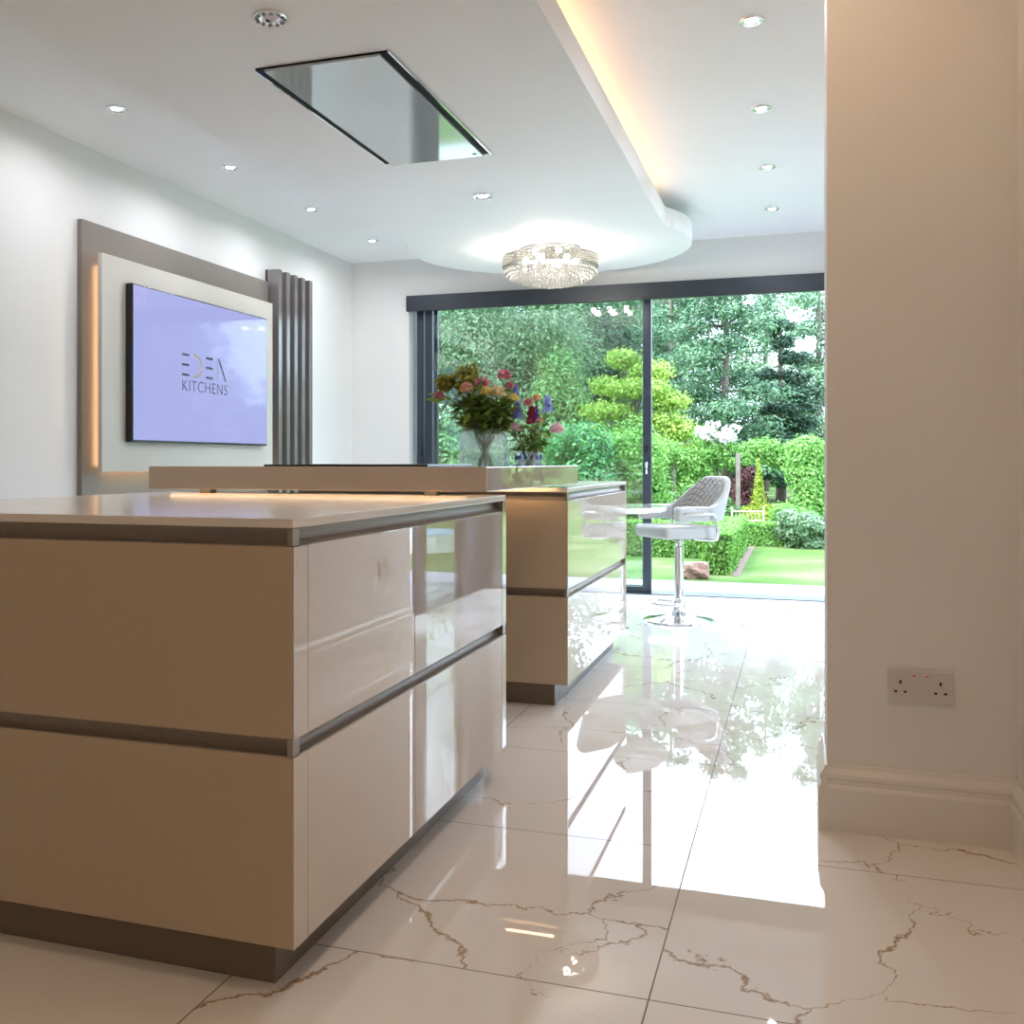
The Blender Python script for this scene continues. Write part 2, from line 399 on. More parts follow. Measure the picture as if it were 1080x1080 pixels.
# glazed doors in the right wall (seen in the gloss fronts)
d2 = thing('door_2', 'dark grey glazed patio doors in the right wall', 'sliding door', (0.66, 6.9, 0), kind='structure')
part_box('header', (0.55, 0.76, 5.75, YB+0.26, 2.22, 2.28), M['anthracite'], d2)
part_box('threshold', (0.60, 0.76, 5.75, YB, -0.02, 0.006), M['anthracite'], d2)
for y0, y1, xx in ((6.55, 6.66, 0.62), (6.74, 6.90, 0.69), (7.50, 7.62, 0.62), (7.66, 7.80, 0.69)):
    part_box('stile', (xx, xx+0.05, y0, y1, 0.0, 2.22), M['anthracite'], d2, bevel=0.004)
part_box('corner_post', (0.52, 0.76, YB-0.04, YB+0.22, 0.0, 2.28), M['anthracite'], d2, bevel=0.004)
for y0, y1, xx in ((6.66, 7.50, 0.64), (6.90, 7.66, 0.71)):
    part_box('pane', (xx, xx+0.012, y0, y1, 0.006, 2.22), M['glass'], d2)

# ------------------------------------------------------------------ islands
IX0, IX1 = -2.19, -0.912
def arc_channel(bm, p0, p1, out, z0, z1, depth):
    """concave handle channel: hollow quarter-round seen from the front"""
    hgt = z1-z0
    prof = [(0.0, 0.0)]
    for k in range(9):
        a = k/8*PI/2
        prof.append((-depth*math.sin(a), hgt*0.86*(1-math.cos(a))))
    prof += [(-depth, hgt), (-depth-0.008, hgt), (-depth-0.008, -0.003), (0, -0.003)]
    extrude_profile(bm, prof, (p0[0], p0[1], z0), (p1[0], p1[1], z0), out)
Z_LO = (0.098, 0.464); Z_UP = (0.499, 0.866); CHZ = ((0.466, 0.498), (0.868, 0.901))
def island(y0, y1, seams, nm, top_label, near_label, far_label, cab_labels, plinth_label, group):
    # worktop
    bm = new_bm(); box(bm, IX0, IX1, y0-0.002, y1+0.002, 0.902, 0.920)
    tag(obj('worktop', bm, M['quartz'], origin=((IX0+IX1)/2, (y0+y1)/2, 0.902), bevel=0.002), top_label, 'worktop')
    bm = new_bm(); box(bm, IX0+0.065, IX1-0.065, y0+0.05, y1-0.03, 0.0, 0.0975)
    tag(obj('plinth', bm, M['plinth'], origin=((IX0+IX1)/2, (y0+y1)/2, 0), bevel=0.002), plinth_label, 'plinth')
    # end panels
    for (ya, yb, sgn, lab) in ((y0, seams[0], -1, near_label), (seams[-1], y1, 1, far_label)):
        face = ya if sgn < 0 else yb
        t = thing('end_panel', lab, 'end panel', ((IX0+IX1)/2, (ya+yb)/2, 0.098))
        ya2, yb2 = (ya, yb-0.0012) if sgn < 0 else (ya+0.0012, yb)
        part_box('lower_panel', (IX0, IX1-0.0006, ya2, yb2, *Z_LO), M['matt_front'], t, bevel=0.0015)
        part_box('upper_panel', (IX0, IX1-0.0006, ya2, yb2, *Z_UP), M['matt_front'], t, bevel=0.0015)
        for (za, zb), nmz in zip((Z_LO, Z_UP), ('edge_trim', 'edge_trim')):
            part_box(nmz, (IX1-0.0005, IX1+0.0015, ya2, yb2, za, zb), M['lacquer'], t)
        for za, zb in CHZ:
            bm = new_bm()
            arc_channel(bm, (IX0+0.03, face-sgn*0.002), (IX1-0.0125, face-sgn*0.002), (0, sgn, 0), za, zb, 0.026)
            obj('handle_channel', bm, M['channel'], t, smooth=False)
            bm = new_bm(); ylo, yhi = (face+0.0282, yb2) if sgn < 0 else (ya2, face-0.0282)
            arc_channel(bm, (IX1-0.001, ylo), (IX1-0.001, yhi), (1, 0, 0), za, zb, 0.026)
            obj('handle_channel', bm, M['channel'], t)
            box_y = (face+0.0005, face+0.028) if sgn < 0 else (face-0.028, face-0.0005)
            part_box('corner_cap', (IX1-0.013, IX1-0.0012, *box_y, za, zb), M['channel'], t)
    # cabinets
    for (ya, yb), lab in zip(zip(seams, seams[1:]), cab_labels):
        t = thing('drawer_cabinet', lab, 'cabinet', (IX0+0.6, (ya+yb)/2, 0.096), group=group)
        part_box('carcass', (IX0+0.001, IX1-0.05, ya+0.001, yb-0.001, 0.098, 0.900), M['carcass'], t)
        for z, n in ((Z_LO, 'lower_drawer_front'), (Z_UP, 'upper_drawer_front')):
            part_box(n, (IX1-0.02, IX1+0.0015, ya+0.0012, yb-0.0012, *z), M['lacquer'], t, bevel=0.0012)
        for za, zb in CHZ:
            bm = new_bm(); arc_channel(bm, (IX1-0.001, ya), (IX1-0.001, yb), (1, 0, 0), za, zb, 0.026)
            obj('handle_channel', bm, M['channel'], t)
I1 = (1.762, 3.262); I2 = (4.215, 5.745)
island(*I1, (1.822, 2.416, 3.218), 'near', 'pale stone worktop of the nearest island, low in front of the raised bar',
       'wide brown end panel of the nearest island, facing the viewer', 'narrow end panel of the nearest island under the raised bar',
       ('gloss drawer unit of the nearest island reflecting the plain wall and socket', 'gloss drawer unit of the nearest island reflecting the patio doors'),
       'dark bronze plinth under the nearest island', 'gloss drawer units of the nearest island')
island(*I2, (4.275, 5.077, 5.700), 'far', 'white worktop of the far island under the flower vases',
       'tan end panel of the far island lit from above by warm light', 'narrow far end panel of the far island beside the round table',
       ('gloss drawer unit of the far island nearer the tan end panel', 'gloss drawer unit of the far island reflecting the bar stool'),
       'bronze plinth under the far island', 'gloss drawer units of the far island')

# raised bar bridging the two islands
SX0, SX1, SY0, SY1, SZ0, SZ1 = -2.135, -0.912, 3.046, 4.43, 0.936, 1.0135
rb = thing('raised_bar', 'thick gloss cashmere raised bar bridging the two islands, hob on top', 'breakfast bar', ((SX0+SX1)/2, (SY0+SY1)/2, 0.92))
part_box('slab', (SX0, SX1, SY0, SY1, SZ0, SZ1), M['lacquer'], rb, bevel=0.0025)
for x in (-1.95, -1.12):
    for y in (3.13, 4.34):
        part_box('spacer', (x-0.02, x+0.02, y-0.02, y+0.02, 0.920, SZ0), M['spacer'], rb)
part_box('led_strip', (SX0+0.06, SX1-0.08, SY0+0.036, SY0+0.050, SZ0-0.0009, SZ0-0.0002), M['led_slab'], rb)
part_box('led_strip', (SX1-0.42, SX1-0.05, 4.170, 4.190, SZ0-0.0009, SZ0-0.0002), M['led_slab'], rb)
hob = thing('hob', 'thin black glass induction hob on the raised bar', 'hob', (-1.55, 3.6, SZ1))
part_box('glass_plate', (-1.86, -1.22, 3.36, 3.88, SZ1, SZ1+0.006), M['black_glass'], hob, bevel=0.002)
for x, y, r in ((-1.70, 3.50, 0.08), (-1.70, 3.74, 0.10), (-1.38, 3.50, 0.10), (-1.38, 3.74, 0.08)):
    bm = new_bm(); lathe(bm, [(r, 0.0), (r, 0.0006), (r-0.003, 0.0006), (r-0.003, 0.0)], 32, (x, y, SZ1+0.006))
    obj('cooking_zone_mark', bm, M['channel'], hob)

# ------------------------------------------------------------------ media wall
mw = thing('media_backdrop', 'taupe backing board of the media wall with a warm glowing left edge', 'wall panel', (XL, 5.6, 0))
part_box('board', (XL+0.001, XL+0.030, 4.53, 6.555, 0.0, 2.315), M['taupe'], mw, bevel=0.002)
mp = thing('media_surround', 'cream floating panel behind the television', 'wall panel', (XL+0.03, 5.67, 0.97))
part_box('panel', (XL+0.085, XL+0.110, 4.592, 6.47, 0.974, 2.143), M['cream_panel'], mp, bevel=0.002)
part_box('batten', (XL+0.030, XL+0.085, 4.80, 6.40, 1.10, 2.02), M['carcass'], mp)
part_box('led_strip', (XL+0.074, XL+0.084, 4.700, 4.715, 1.02, 2.10), M['led'], mp)
part_box('led_strip', (XL+0.074, XL+0.084, 4.70, 6.42, 1.01, 1.025), M['led'], mp)
# slats
sb = tag(part_box('slat_backing', (XL+0.001, XL+0.012, 6.565, 7.12, 0.0, 2.405), M['slat_back'], None, origin=(XL, 6.9, 0)), 'dark backing board behind the vertical slats', 'backing board')
for i, lab in enumerate(('tall taupe slat against the cream media panel', 'second taupe slat from the television', 'middle one of the five taupe slats',
                         'fourth taupe slat from the television', 'taupe slat farthest from the television, next to bare white wall')):
    y = 6.57+i*0.122
    bm = new_bm(); box(bm, XL+0.012, XL+0.105, y, y+0.052, 0.0, 2.405)
    tag(obj('vertical_slat', bm, M['slat'], origin=(XL+0.06, y+0.03, 0), bevel=0.002), lab, 'slat', 'vertical slats beside the television')

# television
TX = XL+0.155
TY0_, TY1_, TZ0, TZ1 = 4.795, 6.305, 1.138, 2.012
tv = thing('television', 'wall mounted black television showing a kitchen company logo', 'television', (XL+0.12, 5.77, 1.138))
part_box('casing', (XL+0.110, TX, TY0_, TY1_, TZ0, TZ1), M['tv_body'], tv, bevel=0.003)
m, nt, out = _mat('lilac screen')
p = N(nt, 'ShaderNodeBsdfPrincipled'); p.inputs['Base Color'].default_value = (0.01, 0.01, 0.012, 1); p.inputs['Roughness'].default_value = 0.04; p.inputs['IOR'].default_value = 1.5
p.inputs['Emission Color'].default_value = (0.40, 0.43, 0.80, 1); p.inputs['Emission Strength'].default_value = 0.52; p.inputs['Specular IOR Level'].default_value = 0.22
L(nt, p, 'BSDF', out, 'Surface'); M['screen'] = m
part_box('screen', (TX, TX+0.002, TY0_+0.008, TY1_-0.008, TZ0+0.012, TZ1-0.008), M['screen'], tv)
# logo: screen-plane coordinates (u to the right = +y, v up = z)
sx = TX+0.0032
def lbox(bm, u0, u1, v0, v1): box(bm, sx-0.001, sx, u0, u1, v0, v1)
U0 = 5.272; 
for e0, e1 in ((U0, U0+0.075), (U0+0.262, U0+0.337)):
    for v in (1.668, 1.608, 1.548):
        bm = new_bm(); lbox(bm, e0, e1, v-0.007, v+0.007); obj('logo_bar', bm, M['logo_navy'], tv)
bm = new_bm()
pts_o, pts_i = [], []
cyc, czc = U0+0.135, 1.608
for k in range(17):
    a = -PI*0.56+PI*1.12*k/16
    pts_o.append((cyc+0.085*math.cos(a), czc+0.070*math.sin(a))); pts_i.append((cyc+0.069*math.cos(a), czc+0.057*math.sin(a)))
for k in range(16):
    f = [bm.verts.new((x_, q[0], q[1])) for x_ in (sx,) for q in (pts_o[k], pts_o[k+1], pts_i[k+1], pts_i[k])]
    bm.faces.new(f)
obj('logo_curve', bm, M['logo_gold'], tv)
bm = new_bm(); lbox(bm, U0+0.494, U0+0.501, 1.655, 1.672); obj('logo_dot', bm, M['logo_gold'], tv)
bm = new_bm(); lbox(bm, U0+0.392, U0+0.402, 1.538, 1.668); obj('logo_stem', bm, M['logo_pale'], tv)
bm = new_bm()
f = [bm.verts.new((sx, u, v)) for u, v in ((U0+0.397, 1.678), (U0+0.415, 1.678), (U0+0.501, 1.538), (U0+0.483, 1.538))]
bm.faces.new(f); obj('logo_diagonal', bm, M['logo_navy'], tv)
def text_mesh(s, size, mat, parent, name, loc, spacing=1.0):
    cu = bpy.data.curves.new('txt', 'FONT'); cu.body = s; cu.size = size; cu.space_character = spacing; cu.extrude = 0.0004; cu.align_x = 'LEFT'; cu.offset = -0.0012
    to = bpy.data.objects.new('txt', cu); COL.objects.link(to)
    dg = bpy.context.evaluated_depsgraph_get()
    me = bpy.data.meshes.new_from_object(to.evaluated_get(dg))
    bpy.data.objects.remove(to); 
    # text x -> +y, text y -> +z
    me.transform(Matrix(((0, 0, 1, 0), (1, 0, 0, 0), (0, 1, 0, 0), (0, 0, 0, 1))))
    ws = [v.co.y for v in me.vertices]
    want = 0.505
    me.transform(Matrix.Diagonal((1, want/(max(ws)-min(ws)), 1, 1)))
    me.transform(Matrix.Translation(loc))
    return link(name, me, mat, parent)
text_mesh('KITCHENS', 0.098, M['logo_navy'], tv, 'logo_lettering', (sx, U0-0.006, 1.452), 1.1)

# ------------------------------------------------------------------ ceiling hood
HX0, HX1, HY0, HY1 = -1.925, -1.388, 3.415, 4.705
M['hood_glass'] = principled('smoked mirror glass panel', (0.52, 0.56, 0.57), 0.05, metal=0.35, ior=1.9, vary=0.01)
M['hood_frame'] = principled('dark hood slot', (0.008, 0.011, 0.014), 0.6, spec=0.1, vary=0.05)
hd = thing('ceiling_hood', 'flush rectangular glass extractor hood in the ceiling raft', 'extractor hood', ((HX0+HX1)/2, (HY0+HY1)/2, HB))
part_box('slot_frame', (HX0, HX1, HY0, HY1, HB-0.006, HB-0.0005), M['hood_frame'], hd, bevel=0.001)
part_box('glass_panel', (HX0+0.035, HX1-0.035, HY0+0.004, HY1-0.004, HB-0.016, HB-0.006), M['hood_glass'], hd, bevel=0.001)
for xx in (HX0-0.004, HX1-0.002):
    part_box('edge_trim', (xx, xx+0.006, HY0-0.003, HY1+0.003, HB-0.010, HB-0.0005), M['chrome'], hd)
part_box('badge', (HX1-0.075, HX1-0.055, HY1-0.06, HY1-0.045, HB-0.0168, HB-0.016), M['hood_frame'], hd)

# ------------------------------------------------------------------ downlights
def make_downlight(loc, label, bulb, group, big=False):
    t = thing('downlight', label, 'downlight', loc, group=group)
    x, y, z = loc
    k = 1.15 if big else 1.0
    bm = new_bm(); lathe(bm, [(0.024*k, 0.0), (0.048*k, 0.0), (0.048*k, -0.003), (0.044*k, -0.009), (0.037*k, -0.010), (0.024*k, 0.0)], 32, loc)
    obj('trim_ring', bm, M['chrome'], t, smooth=True)
    bm = new_bm(); lathe(bm, [(0.0, -0.003), (0.020*k, -0.003), (0.023*k, -0.001)], 24, loc)
    obj('lamp', bm, bulb, t, smooth=True)
    if big:
        bm = new_bm()
        for i in range(12):
            a = 2*PI*i/12
            lathe(bm, [(0, -0.012), (0.008, -0.006), (0, 0.0)], 6, (x+0.046*math.cos(a), y+0.046*math.sin(a), z-0.006))
        obj('crystal_surround', bm, M['crystal'], t)
    return t
ORD_L = ('ceiling downlight over the television wall, left of the glass hood', 'ceiling downlight above the top edge of the television board',
         'ceiling downlight above the vertical slats', 'small ceiling downlight nearest the far left corner')
for i, lab in enumerate(ORD_L):
    make_downlight((-3.09, 4.15+1.04*i, CH), lab, M['bulb'], 'downlights along the television wall')
ORD_R = ('nearest right-hand ceiling downlight at the top of the view', 'second right-hand ceiling downlight from the viewer',
         'third right-hand ceiling downlight from the viewer', 'right-hand ceiling downlight closest to the garden doors')
for i, lab in enumerate(ORD_R):
    make_downlight((-0.174, 4.113+1.036*i, CH), lab, M['bulb'], 'downlights along the right of the ceiling')
make_downlight((-1.655, 5.449, HB), 'crystal downlight in the ceiling raft between hood and chandelier', M['bulb'], 'crystal downlights in the ceiling raft', True)
make_downlight((-1.652, 3.031, HB), 'crystal downlight in the ceiling raft on the near side of the hood', M['socket'], 'crystal downlights in the ceiling raft', True)
for y in (2.6, 1.3, 0.0, -1.4):
    make_downlight((-0.05, y, CH), 'warm ceiling downlight over the viewer end of the room', M['bulb_near'], 'downlights behind the viewer')
for y in (1.4, -0.6):
    make_downlight((-3.09, y, CH), 'warm ceiling downlight over the viewer end of the room', M['bulb_near'], 'downlights behind the viewer')

# ------------------------------------------------------------------ chandelier
CX, CY = -1.626, 6.96
ch = thing('chandelier', 'round flush crystal chandelier glowing near the garden doors', 'chandelier', (CX, CY, HB))
bm = new_bm(); lathe(bm, [(0, 0), (0.20, 0), (0.20, -0.03), (0, -0.03)], 40, (CX, CY, HB)); obj('ceiling_plate', bm, M['chrome'], ch)
bm = new_bm()
for z in (-0.052, -0.128):
    lathe(bm, [(0.318, z), (0.324, z), (0.324, z-0.006), (0.318, z-0.006), (0.318, z)], 64, (CX, CY, HB))
for k in range(6):
    a = 2*PI*k/6
    tube(bm, [(CX+0.19*math.cos(a), CY+0.19*math.sin(a), HB-0.026), (CX+0.32*math.cos(a), CY+0.32*math.sin(a), HB-0.054)], 0.004, 6)
obj('frame', bm, M['chrome'], ch)
def bead(bm, c, r, sq=1.0):
    vs = [bm.verts.new((c[0]+r*math.cos(a), c[1]+r*math.sin(a), c[2])) for a in (0.3, 0.3+PI/2, 0.3+PI, 0.3+1.5*PI)]
    t, b = bm.verts.new((c[0], c[1], c[2]+r*sq)), bm.verts.new((c[0], c[1], c[2]-r*sq))
    for i in range(4): bm.faces.new((vs[i], vs[(i+1) % 4], t)); bm.faces.new((vs[(i+1) % 4], vs[i], b))
bm = new_bm()
for row in range(5):
    z = HB-0.062-row*0.0165
    for k in range(96):
        a = 2*PI*(k+0.5*(row % 2))/96
        bead(bm, (CX+0.322*math.cos(a), CY+0.322*math.sin(a), z), 0.0125)
tag(obj('crystal_drum', bm, M['crystal'], ch), kind='stuff')
bm = new_bm()
for ring in range(15):
    rr = 0.315*(1-ring/15.0); zz = HB-0.140-0.112*math.sqrt(max(0, 1-(rr/0.325)**2))
    n = max(5, int(2*PI*rr/0.019))
    for k in range(n):
        a = 2*PI*(k+random.random()*0.4)/n
        bead(bm, (CX+rr*math.cos(a), CY+rr*math.sin(a), zz+random.uniform(-0.004, 0.004)), 0.0125, 1.3)
tag(obj('crystal_dome', bm, M['crystal'], ch), kind='stuff')
for k in range(6):
    a = 2*PI*k/6+0.4
    bm = new_bm(); bmesh.ops.create_uvsphere(bm, u_segments=12, v_segments=8, radius=0.022, matrix=Matrix.Translation((CX+0.17*math.cos(a), CY+0.17*math.sin(a), HB-0.085)))
    obj('lamp', bm, M['chand_bulb'], ch, smooth=True)

# ------------------------------------------------------------------ sockets
def socket(loc, rz, label):
    """faces local -y"""
    t = thing('wall_socket', label, 'socket', loc, rz)
    def lb(name, b, mat, bev=0.0): return part_box(name, b, mat, t, bevel=bev, world=False)
    lb('plate', (-0.082, 0.082, -0.010, 0.0, -0.046, 0.046), M['socket'], 0.004)
    for s in (-1, 1):
        sw = lb('switch', (s*0.016-0.008, s*0.016+0.008, -0.014, -0.010, 0.012, 0.034), M['socket'], 0.002)
        part_box('red_mark', (s*0.016-0.004, s*0.016+0.004, -0.0145, -0.014, 0.028, 0.032), M['red'], sw, world=False)
        bm = new_bm()
        cx = s*0.050
        box(bm, cx-0.003, cx+0.003, -0.0104, -0.010, 0.006, 0.016)
        box(bm, cx-0.016, cx-0.008, -0.0104, -0.010, -0.018, -0.012)
        box(bm, cx+0.008, cx+0.016, -0.0104, -0.010, -0.018, -0.012)
        obj('pin_holes', bm, M['hole'], t, world=False)
    for s in (-1, 1):
        bm = new_bm(); lathe(bm, [(0, 0), (0.003, 0), (0.003, 0.0008), (0, 0.0008)], 10)
        bm.transform(Matrix.Translation((s*0.074, -0.010, 0.0)) @ Matrix.Rotation(PI/2, 4, 'X'))
        obj('screw', bm, M['chrome'], t, world=False)
socket((0.312, 3.09, 0.414), 0, 'white double socket low on the wall pier')
socket((0.378, 5.35, 0.43), -PI/2, 'white double socket behind the pier, mirrored in the gloss drawers')

# ------------------------------------------------------------------ bar stool and table
def rounded_block(bm, x0, x1, y0, y1, z0, z1): box(bm, x0, x1, y0, y1, z0, z1)
def make_stool(loc, rz, label):
    """faces local -y"""
    t = thing('bar_stool', label, 'bar stool', loc, rz)
    k = dict(world=False)
    bm = new_bm(); lathe(bm, [(0, 0), (0.222, 0), (0.225, 0.004), (0.219, 0.012), (0.16, 0.022), (0.10, 0.036), (0.06, 0.056), (0.042, 0.080), (0.036, 0.100), (0.0, 0.100)], 56)
    o = obj('base', bm, M['chrome'], t, smooth=True, **k); auto_smooth(o, 35)
    bm = new_bm(); lathe(bm, [(0.030, 0.095), (0.030, 0.48), (0.026, 0.485), (0.026, 0.535), (0, 0.535)], 28)
    o = obj('column', bm, M['chrome'], t, smooth=True, **k); auto_smooth(o, 35)
    bm = new_bm(); lathe(bm, [(0.031, 0.100), (0.042, 0.104), (0.042, 0.135), (0.031, 0.140)], 28)
    tube(bm, [(0.04*math.cos(a), 0.04*math.sin(a), 0.122) for a in (-PI/2-0.2, -PI/2+0.2)], 0.008, 8)
    pts = []
    for i in range(25):
        a = -PI*1.0*i/24
        pts.append((0.135*math.cos(a)*1.0, -0.075+0.125*math.sin(a), 0.122))
    pts = [(0.034, -0.015, 0.122), (0.09, -0.03, 0.122)]+pts+[(-0.09, -0.03, 0.122), (-0.034, -0.015, 0.122)]
    tube(bm, pts, 0.010, 10)
    obj('footrest', bm, M['chrome'], t, smooth=True, **k)
    bm = new_bm(); box(bm, -0.10, 0.10, -0.10, 0.10, 0.530, 0.542)
    obj('seat_plate', bm, M['tv_body'], t, bevel=0.01, **k)
    bm = new_bm(); tube(bm, [(0.03, -0.02, 0.525), (0.14, -0.10, 0.520), (0.20, -0.14, 0.505)], 0.006, 8)
    obj('lever', bm, M['chrome'], t, smooth=True, **k)
    bm = new_bm(); box(bm, -0.205, 0.205, -0.215, 0.185, 0.542, 0.622)
    obj('seat', bm, M['stitch_white'], t, bevel=0.026, seg=4, smooth=True, **k)
    # back: curved shell; inner quilted pad and outer cover
    def shell(r_in, r_out, zlo_f, zhi_f, n=36, m=10, a_max=1.72):
        bm = new_bm(); grid = {}
        uvl = bm.loops.layers.uv.new('UVMap')
        for side in (0, 1):
            for i in range(n+1):
                u = -a_max+2*a_max*i/n
                for j in range(m+1):
                    v = j/m
                    rr = r_in if side == 0 else r_out
                    zl, zh = zlo_f(u), zhi_f(u)
                    z = zl+(zh-zl)*v
                    lean = 0.055*(z-0.60)/0.3
                    ex = rr+lean
                    # squarish plan
                    cxx, cyy = math.sin(u), math.cos(u)
                    nn = (abs(cxx)**3.0+abs(cyy)**3.0)**(1/3.0)
                    grid[side, i, j] = bm.verts.new((ex*cxx/nn, 0.0+ex*cyy/nn, z))
        def quad(vs, uvs):
            f = bm.faces.new(vs)
            for lp, q in zip(f.loops, uvs): lp[uvl].uv = q
        for i in range(n):
            for j in range(m):
                q = [(i, j), (i+1, j), (i+1, j+1), (i, j+1)]
                uv = [(a*0.40*1.0, b*0.52) for a, b in q]
                quad([grid[(0,)+p] for p in q], uv); quad([grid[(1,)+p] for p in q][::-1], uv[::-1])
        for i in range(n):
            for j in (0, m):
                quad([grid[0, i, j], grid[0, i+1, j], grid[1, i+1, j], grid[1, i, j]], [(0, 0)]*4)
        for j in range(m):
            for i in (0, n):
                quad([grid[0, i, j], grid[0, i, j+1], grid[1, i, j+1], grid[1, i, j]], [(0, 0)]*4)
        return bm
    def sm(a): a = max(0, min(1, a)); return a*a*(3-2*a)
    zhi = lambda u: 0.935-0.190*sm((abs(u)-0.30)/1.05)
    zlo = lambda u: 0.655
    o = obj('backrest', shell(0.205, 0.238, zlo, zhi), M['stitch_white'], t, smooth=True, **k); auto_smooth(o, 60)
    o.modifiers.new('bev', 'BEVEL').width = 0.01; o.modifiers['bev'].segments = 3; o.modifiers['bev'].limit_method = 'ANGLE'; o.modifiers['bev'].angle_limit = 1.0
    o = obj('quilted_pad', shell(0.188, 0.206, lambda u: 0.668, lambda u: zhi(u)-0.012, a_max=1.68), M['quilt'], t, smooth=True, **k); auto_smooth(o, 60)
    for s in (-1, 1):
        bm = new_bm(); box(bm, min(s*0.195, s*0.262), max(s*0.195, s*0.262), -0.165, 0.075, 0.652, 0.748)
        obj('armrest', bm, M['stitch_white'], t, bevel=0.024, seg=4, smooth=True, **k)
        bm = new_bm()
        X = s*0.268
        tube(bm, [(X, -0.125, 0.704), (X, 0.06, 0.704), (X, 0.082, 0.700), (X, 0.094, 0.686), (X, 0.098, 0.66), (X, 0.110, 0.60), (X, 0.112, 0.556), (X-s*0.012, 0.112, 0.540), (X-s*0.06, 0.10, 0.535), (s*0.09, 0.06, 0.535)], 0.009, 8)
        obj('arm_frame', bm, M['chrome'], t, smooth=True, **k)
    return t
make_stool((-0.736, 6.79, 0.0), math.radians(-53), 'white leatherette bar stool with quilted back on a chrome pedestal base')
tb = thing('round_table', 'small round white table tucked behind the far island beside the stool', 'table', (-1.20, 6.28, 0))
bm = new_bm(); lathe(bm, [(0, 0.728), (0.43, 0.728), (0.445, 0.736), (0.45, 0.748), (0.445, 0.760), (0, 0.760)], 64, (-1.20, 6.28, 0))
o = obj('table_top', bm, M['white_top'], tb, smooth=True); auto_smooth(o, 30)
bm = new_bm(); lathe(bm, [(0.035, 0.03), (0.035, 0.70), (0.10, 0.728), (0, 0.728)], 24, (-1.20, 6.28, 0)); obj('pedestal', bm, M['chrome'], tb, smooth=True)
bm = new_bm(); lathe(bm, [(0, 0), (0.22, 0), (0.22, 0.008), (0.06, 0.03), (0, 0.035)], 40, (-1.20, 6.28, 0)); obj('base', bm, M['chrome'], tb, smooth=True)

# ------------------------------------------------------------------ vases and flowers
WT = 0.920
V1 = (-1.418, 4.70); V2 = (-1.222, 4.78)
VR = (0.946, 0.324)      # direction in which the two bouquets are spread
v1 = thing('glass_vase', 'large clear glass vase with rounded shoulders on the far worktop', 'vase', (V1[0], V1[1], WT))
bm = new_bm(); lathe(bm, [(0, 0.004), (0.112, 0.004), (0.118, 0.012), (0.119, 0.20), (0.112, 0.235), (0.092, 0.255), (0.075, 0.262), (0.073, 0.275)], 48, (V1[0], V1[1], WT))
obj('glass_body', bm, M['vase_glass'], v1, smooth=True)
bm = new_bm(); lathe(bm, [(0, 0.010), (0.114, 0.010), (0.115, 0.15), (0, 0.15)], 40, (V1[0], V1[1], WT))
obj('water', bm, M['water'], v1, smooth=True)
v2 = thing('crystal_vase', 'small cut crystal vase with blue panels holding the shorter bunch', 'vase', (V2[0], V2[1], WT))
bm = new_bm()
prof = [(0, 0.004), (0.050, 0.004), (0.055, 0.015), (0.058, 0.14), (0.062, 0.158)]
lathe(bm, prof, 24, (V2[0], V2[1], WT))
obj('glass_body', bm, M['cut_glass'], v2)
bm = new_bm()
for k in range(12):
    a = 2*PI*k/12
    for z in (0.04, 0.085, 0.13):
        bead(bm, (V2[0]+0.060*math.cos(a), V2[1]+0.060*math.sin(a), WT+z), 0.011, 1.4)
obj('blue_panels', bm, M['blue_glass'], v2)

def mesh_np(name, verts, faces4, mat, parent=None, smooth=False, world=True, origin=None):
    me = bpy.data.meshes.new(name)
    nv, nf = len(verts), len(faces4)
    me.vertices.add(nv); me.vertices.foreach_set('co', np.asarray(verts, dtype=np.float32).ravel())
    me.loops.add(nf*4); me.loops.foreach_set('vertex_index', np.asarray(faces4, dtype=np.int32).ravel())
    me.polygons.add(nf); me.polygons.foreach_set('loop_start', np.arange(0, nf*4, 4, dtype=np.int32))
    me.update(calc_edges=True); me.validate()
    return link(name, me, mat, parent, origin, world)
def leaves(centers, normals, size, aspect=0.5, jitter=0.5, droop=0.0, axis=None):
    """folded leaf cards: two quads per leaf (6 vertices) along a random axis"""
    n = len(centers)
    s = size*(1+jitter*(RNG.random((n, 1))-0.5)*2)
    nr = normals+RNG.normal(0, 0.45, (n, 3)); nr /= np.linalg.norm(nr, axis=1, keepdims=True)+1e-9
    r = RNG.normal(0, 1, (n, 3)) if axis is None else axis+RNG.normal(0, 0.25, (n, 3))
    t = r-nr*np.sum(r*nr, axis=1, keepdims=True); t /= np.linalg.norm(t, axis=1, keepdims=True)+1e-9
    t[:, 2] -= droop; t /= np.linalg.norm(t, axis=1, keepdims=True)+1e-9
    b = np.cross(nr, t); b /= np.linalg.norm(b, axis=1, keepdims=True)+1e-9
    up = np.cross(t, b)
    base = centers-t*s*0.5; tip = centers+t*s*0.5
    l = centers+b*s*aspect*0.5+up*s*0.08; rr = centers-b*s*aspect*0.5+up*s*0.08
    V = np.stack([base, l, tip, rr], axis=1).reshape(-1, 3)
    F = np.arange(n*4).reshape(-1, 4)
    return V, F
def blob_points(blobs, n, shell=0.55):
    """points in ellipsoids (cx,cy,cz,rx,ry,rz), pushed towards the surface"""
    vol = np.array([b[3]*b[4]*b[5] for b in blobs])**0.75; w = vol/vol.sum()
    idx = RNG.choice(len(blobs), n, p=w); B = np.array(blobs)[idx]
    d = RNG.normal(0, 1, (n, 3)); d /= np.linalg.norm(d, axis=1, keepdims=True)
    rad = shell+(1-shell)*RNG.random((n, 1))**0.6
    rad *= 1+0.12*RNG.normal(0, 1, (n, 1))
    return B[:, :3]+d*rad*B[:, 3:6], d

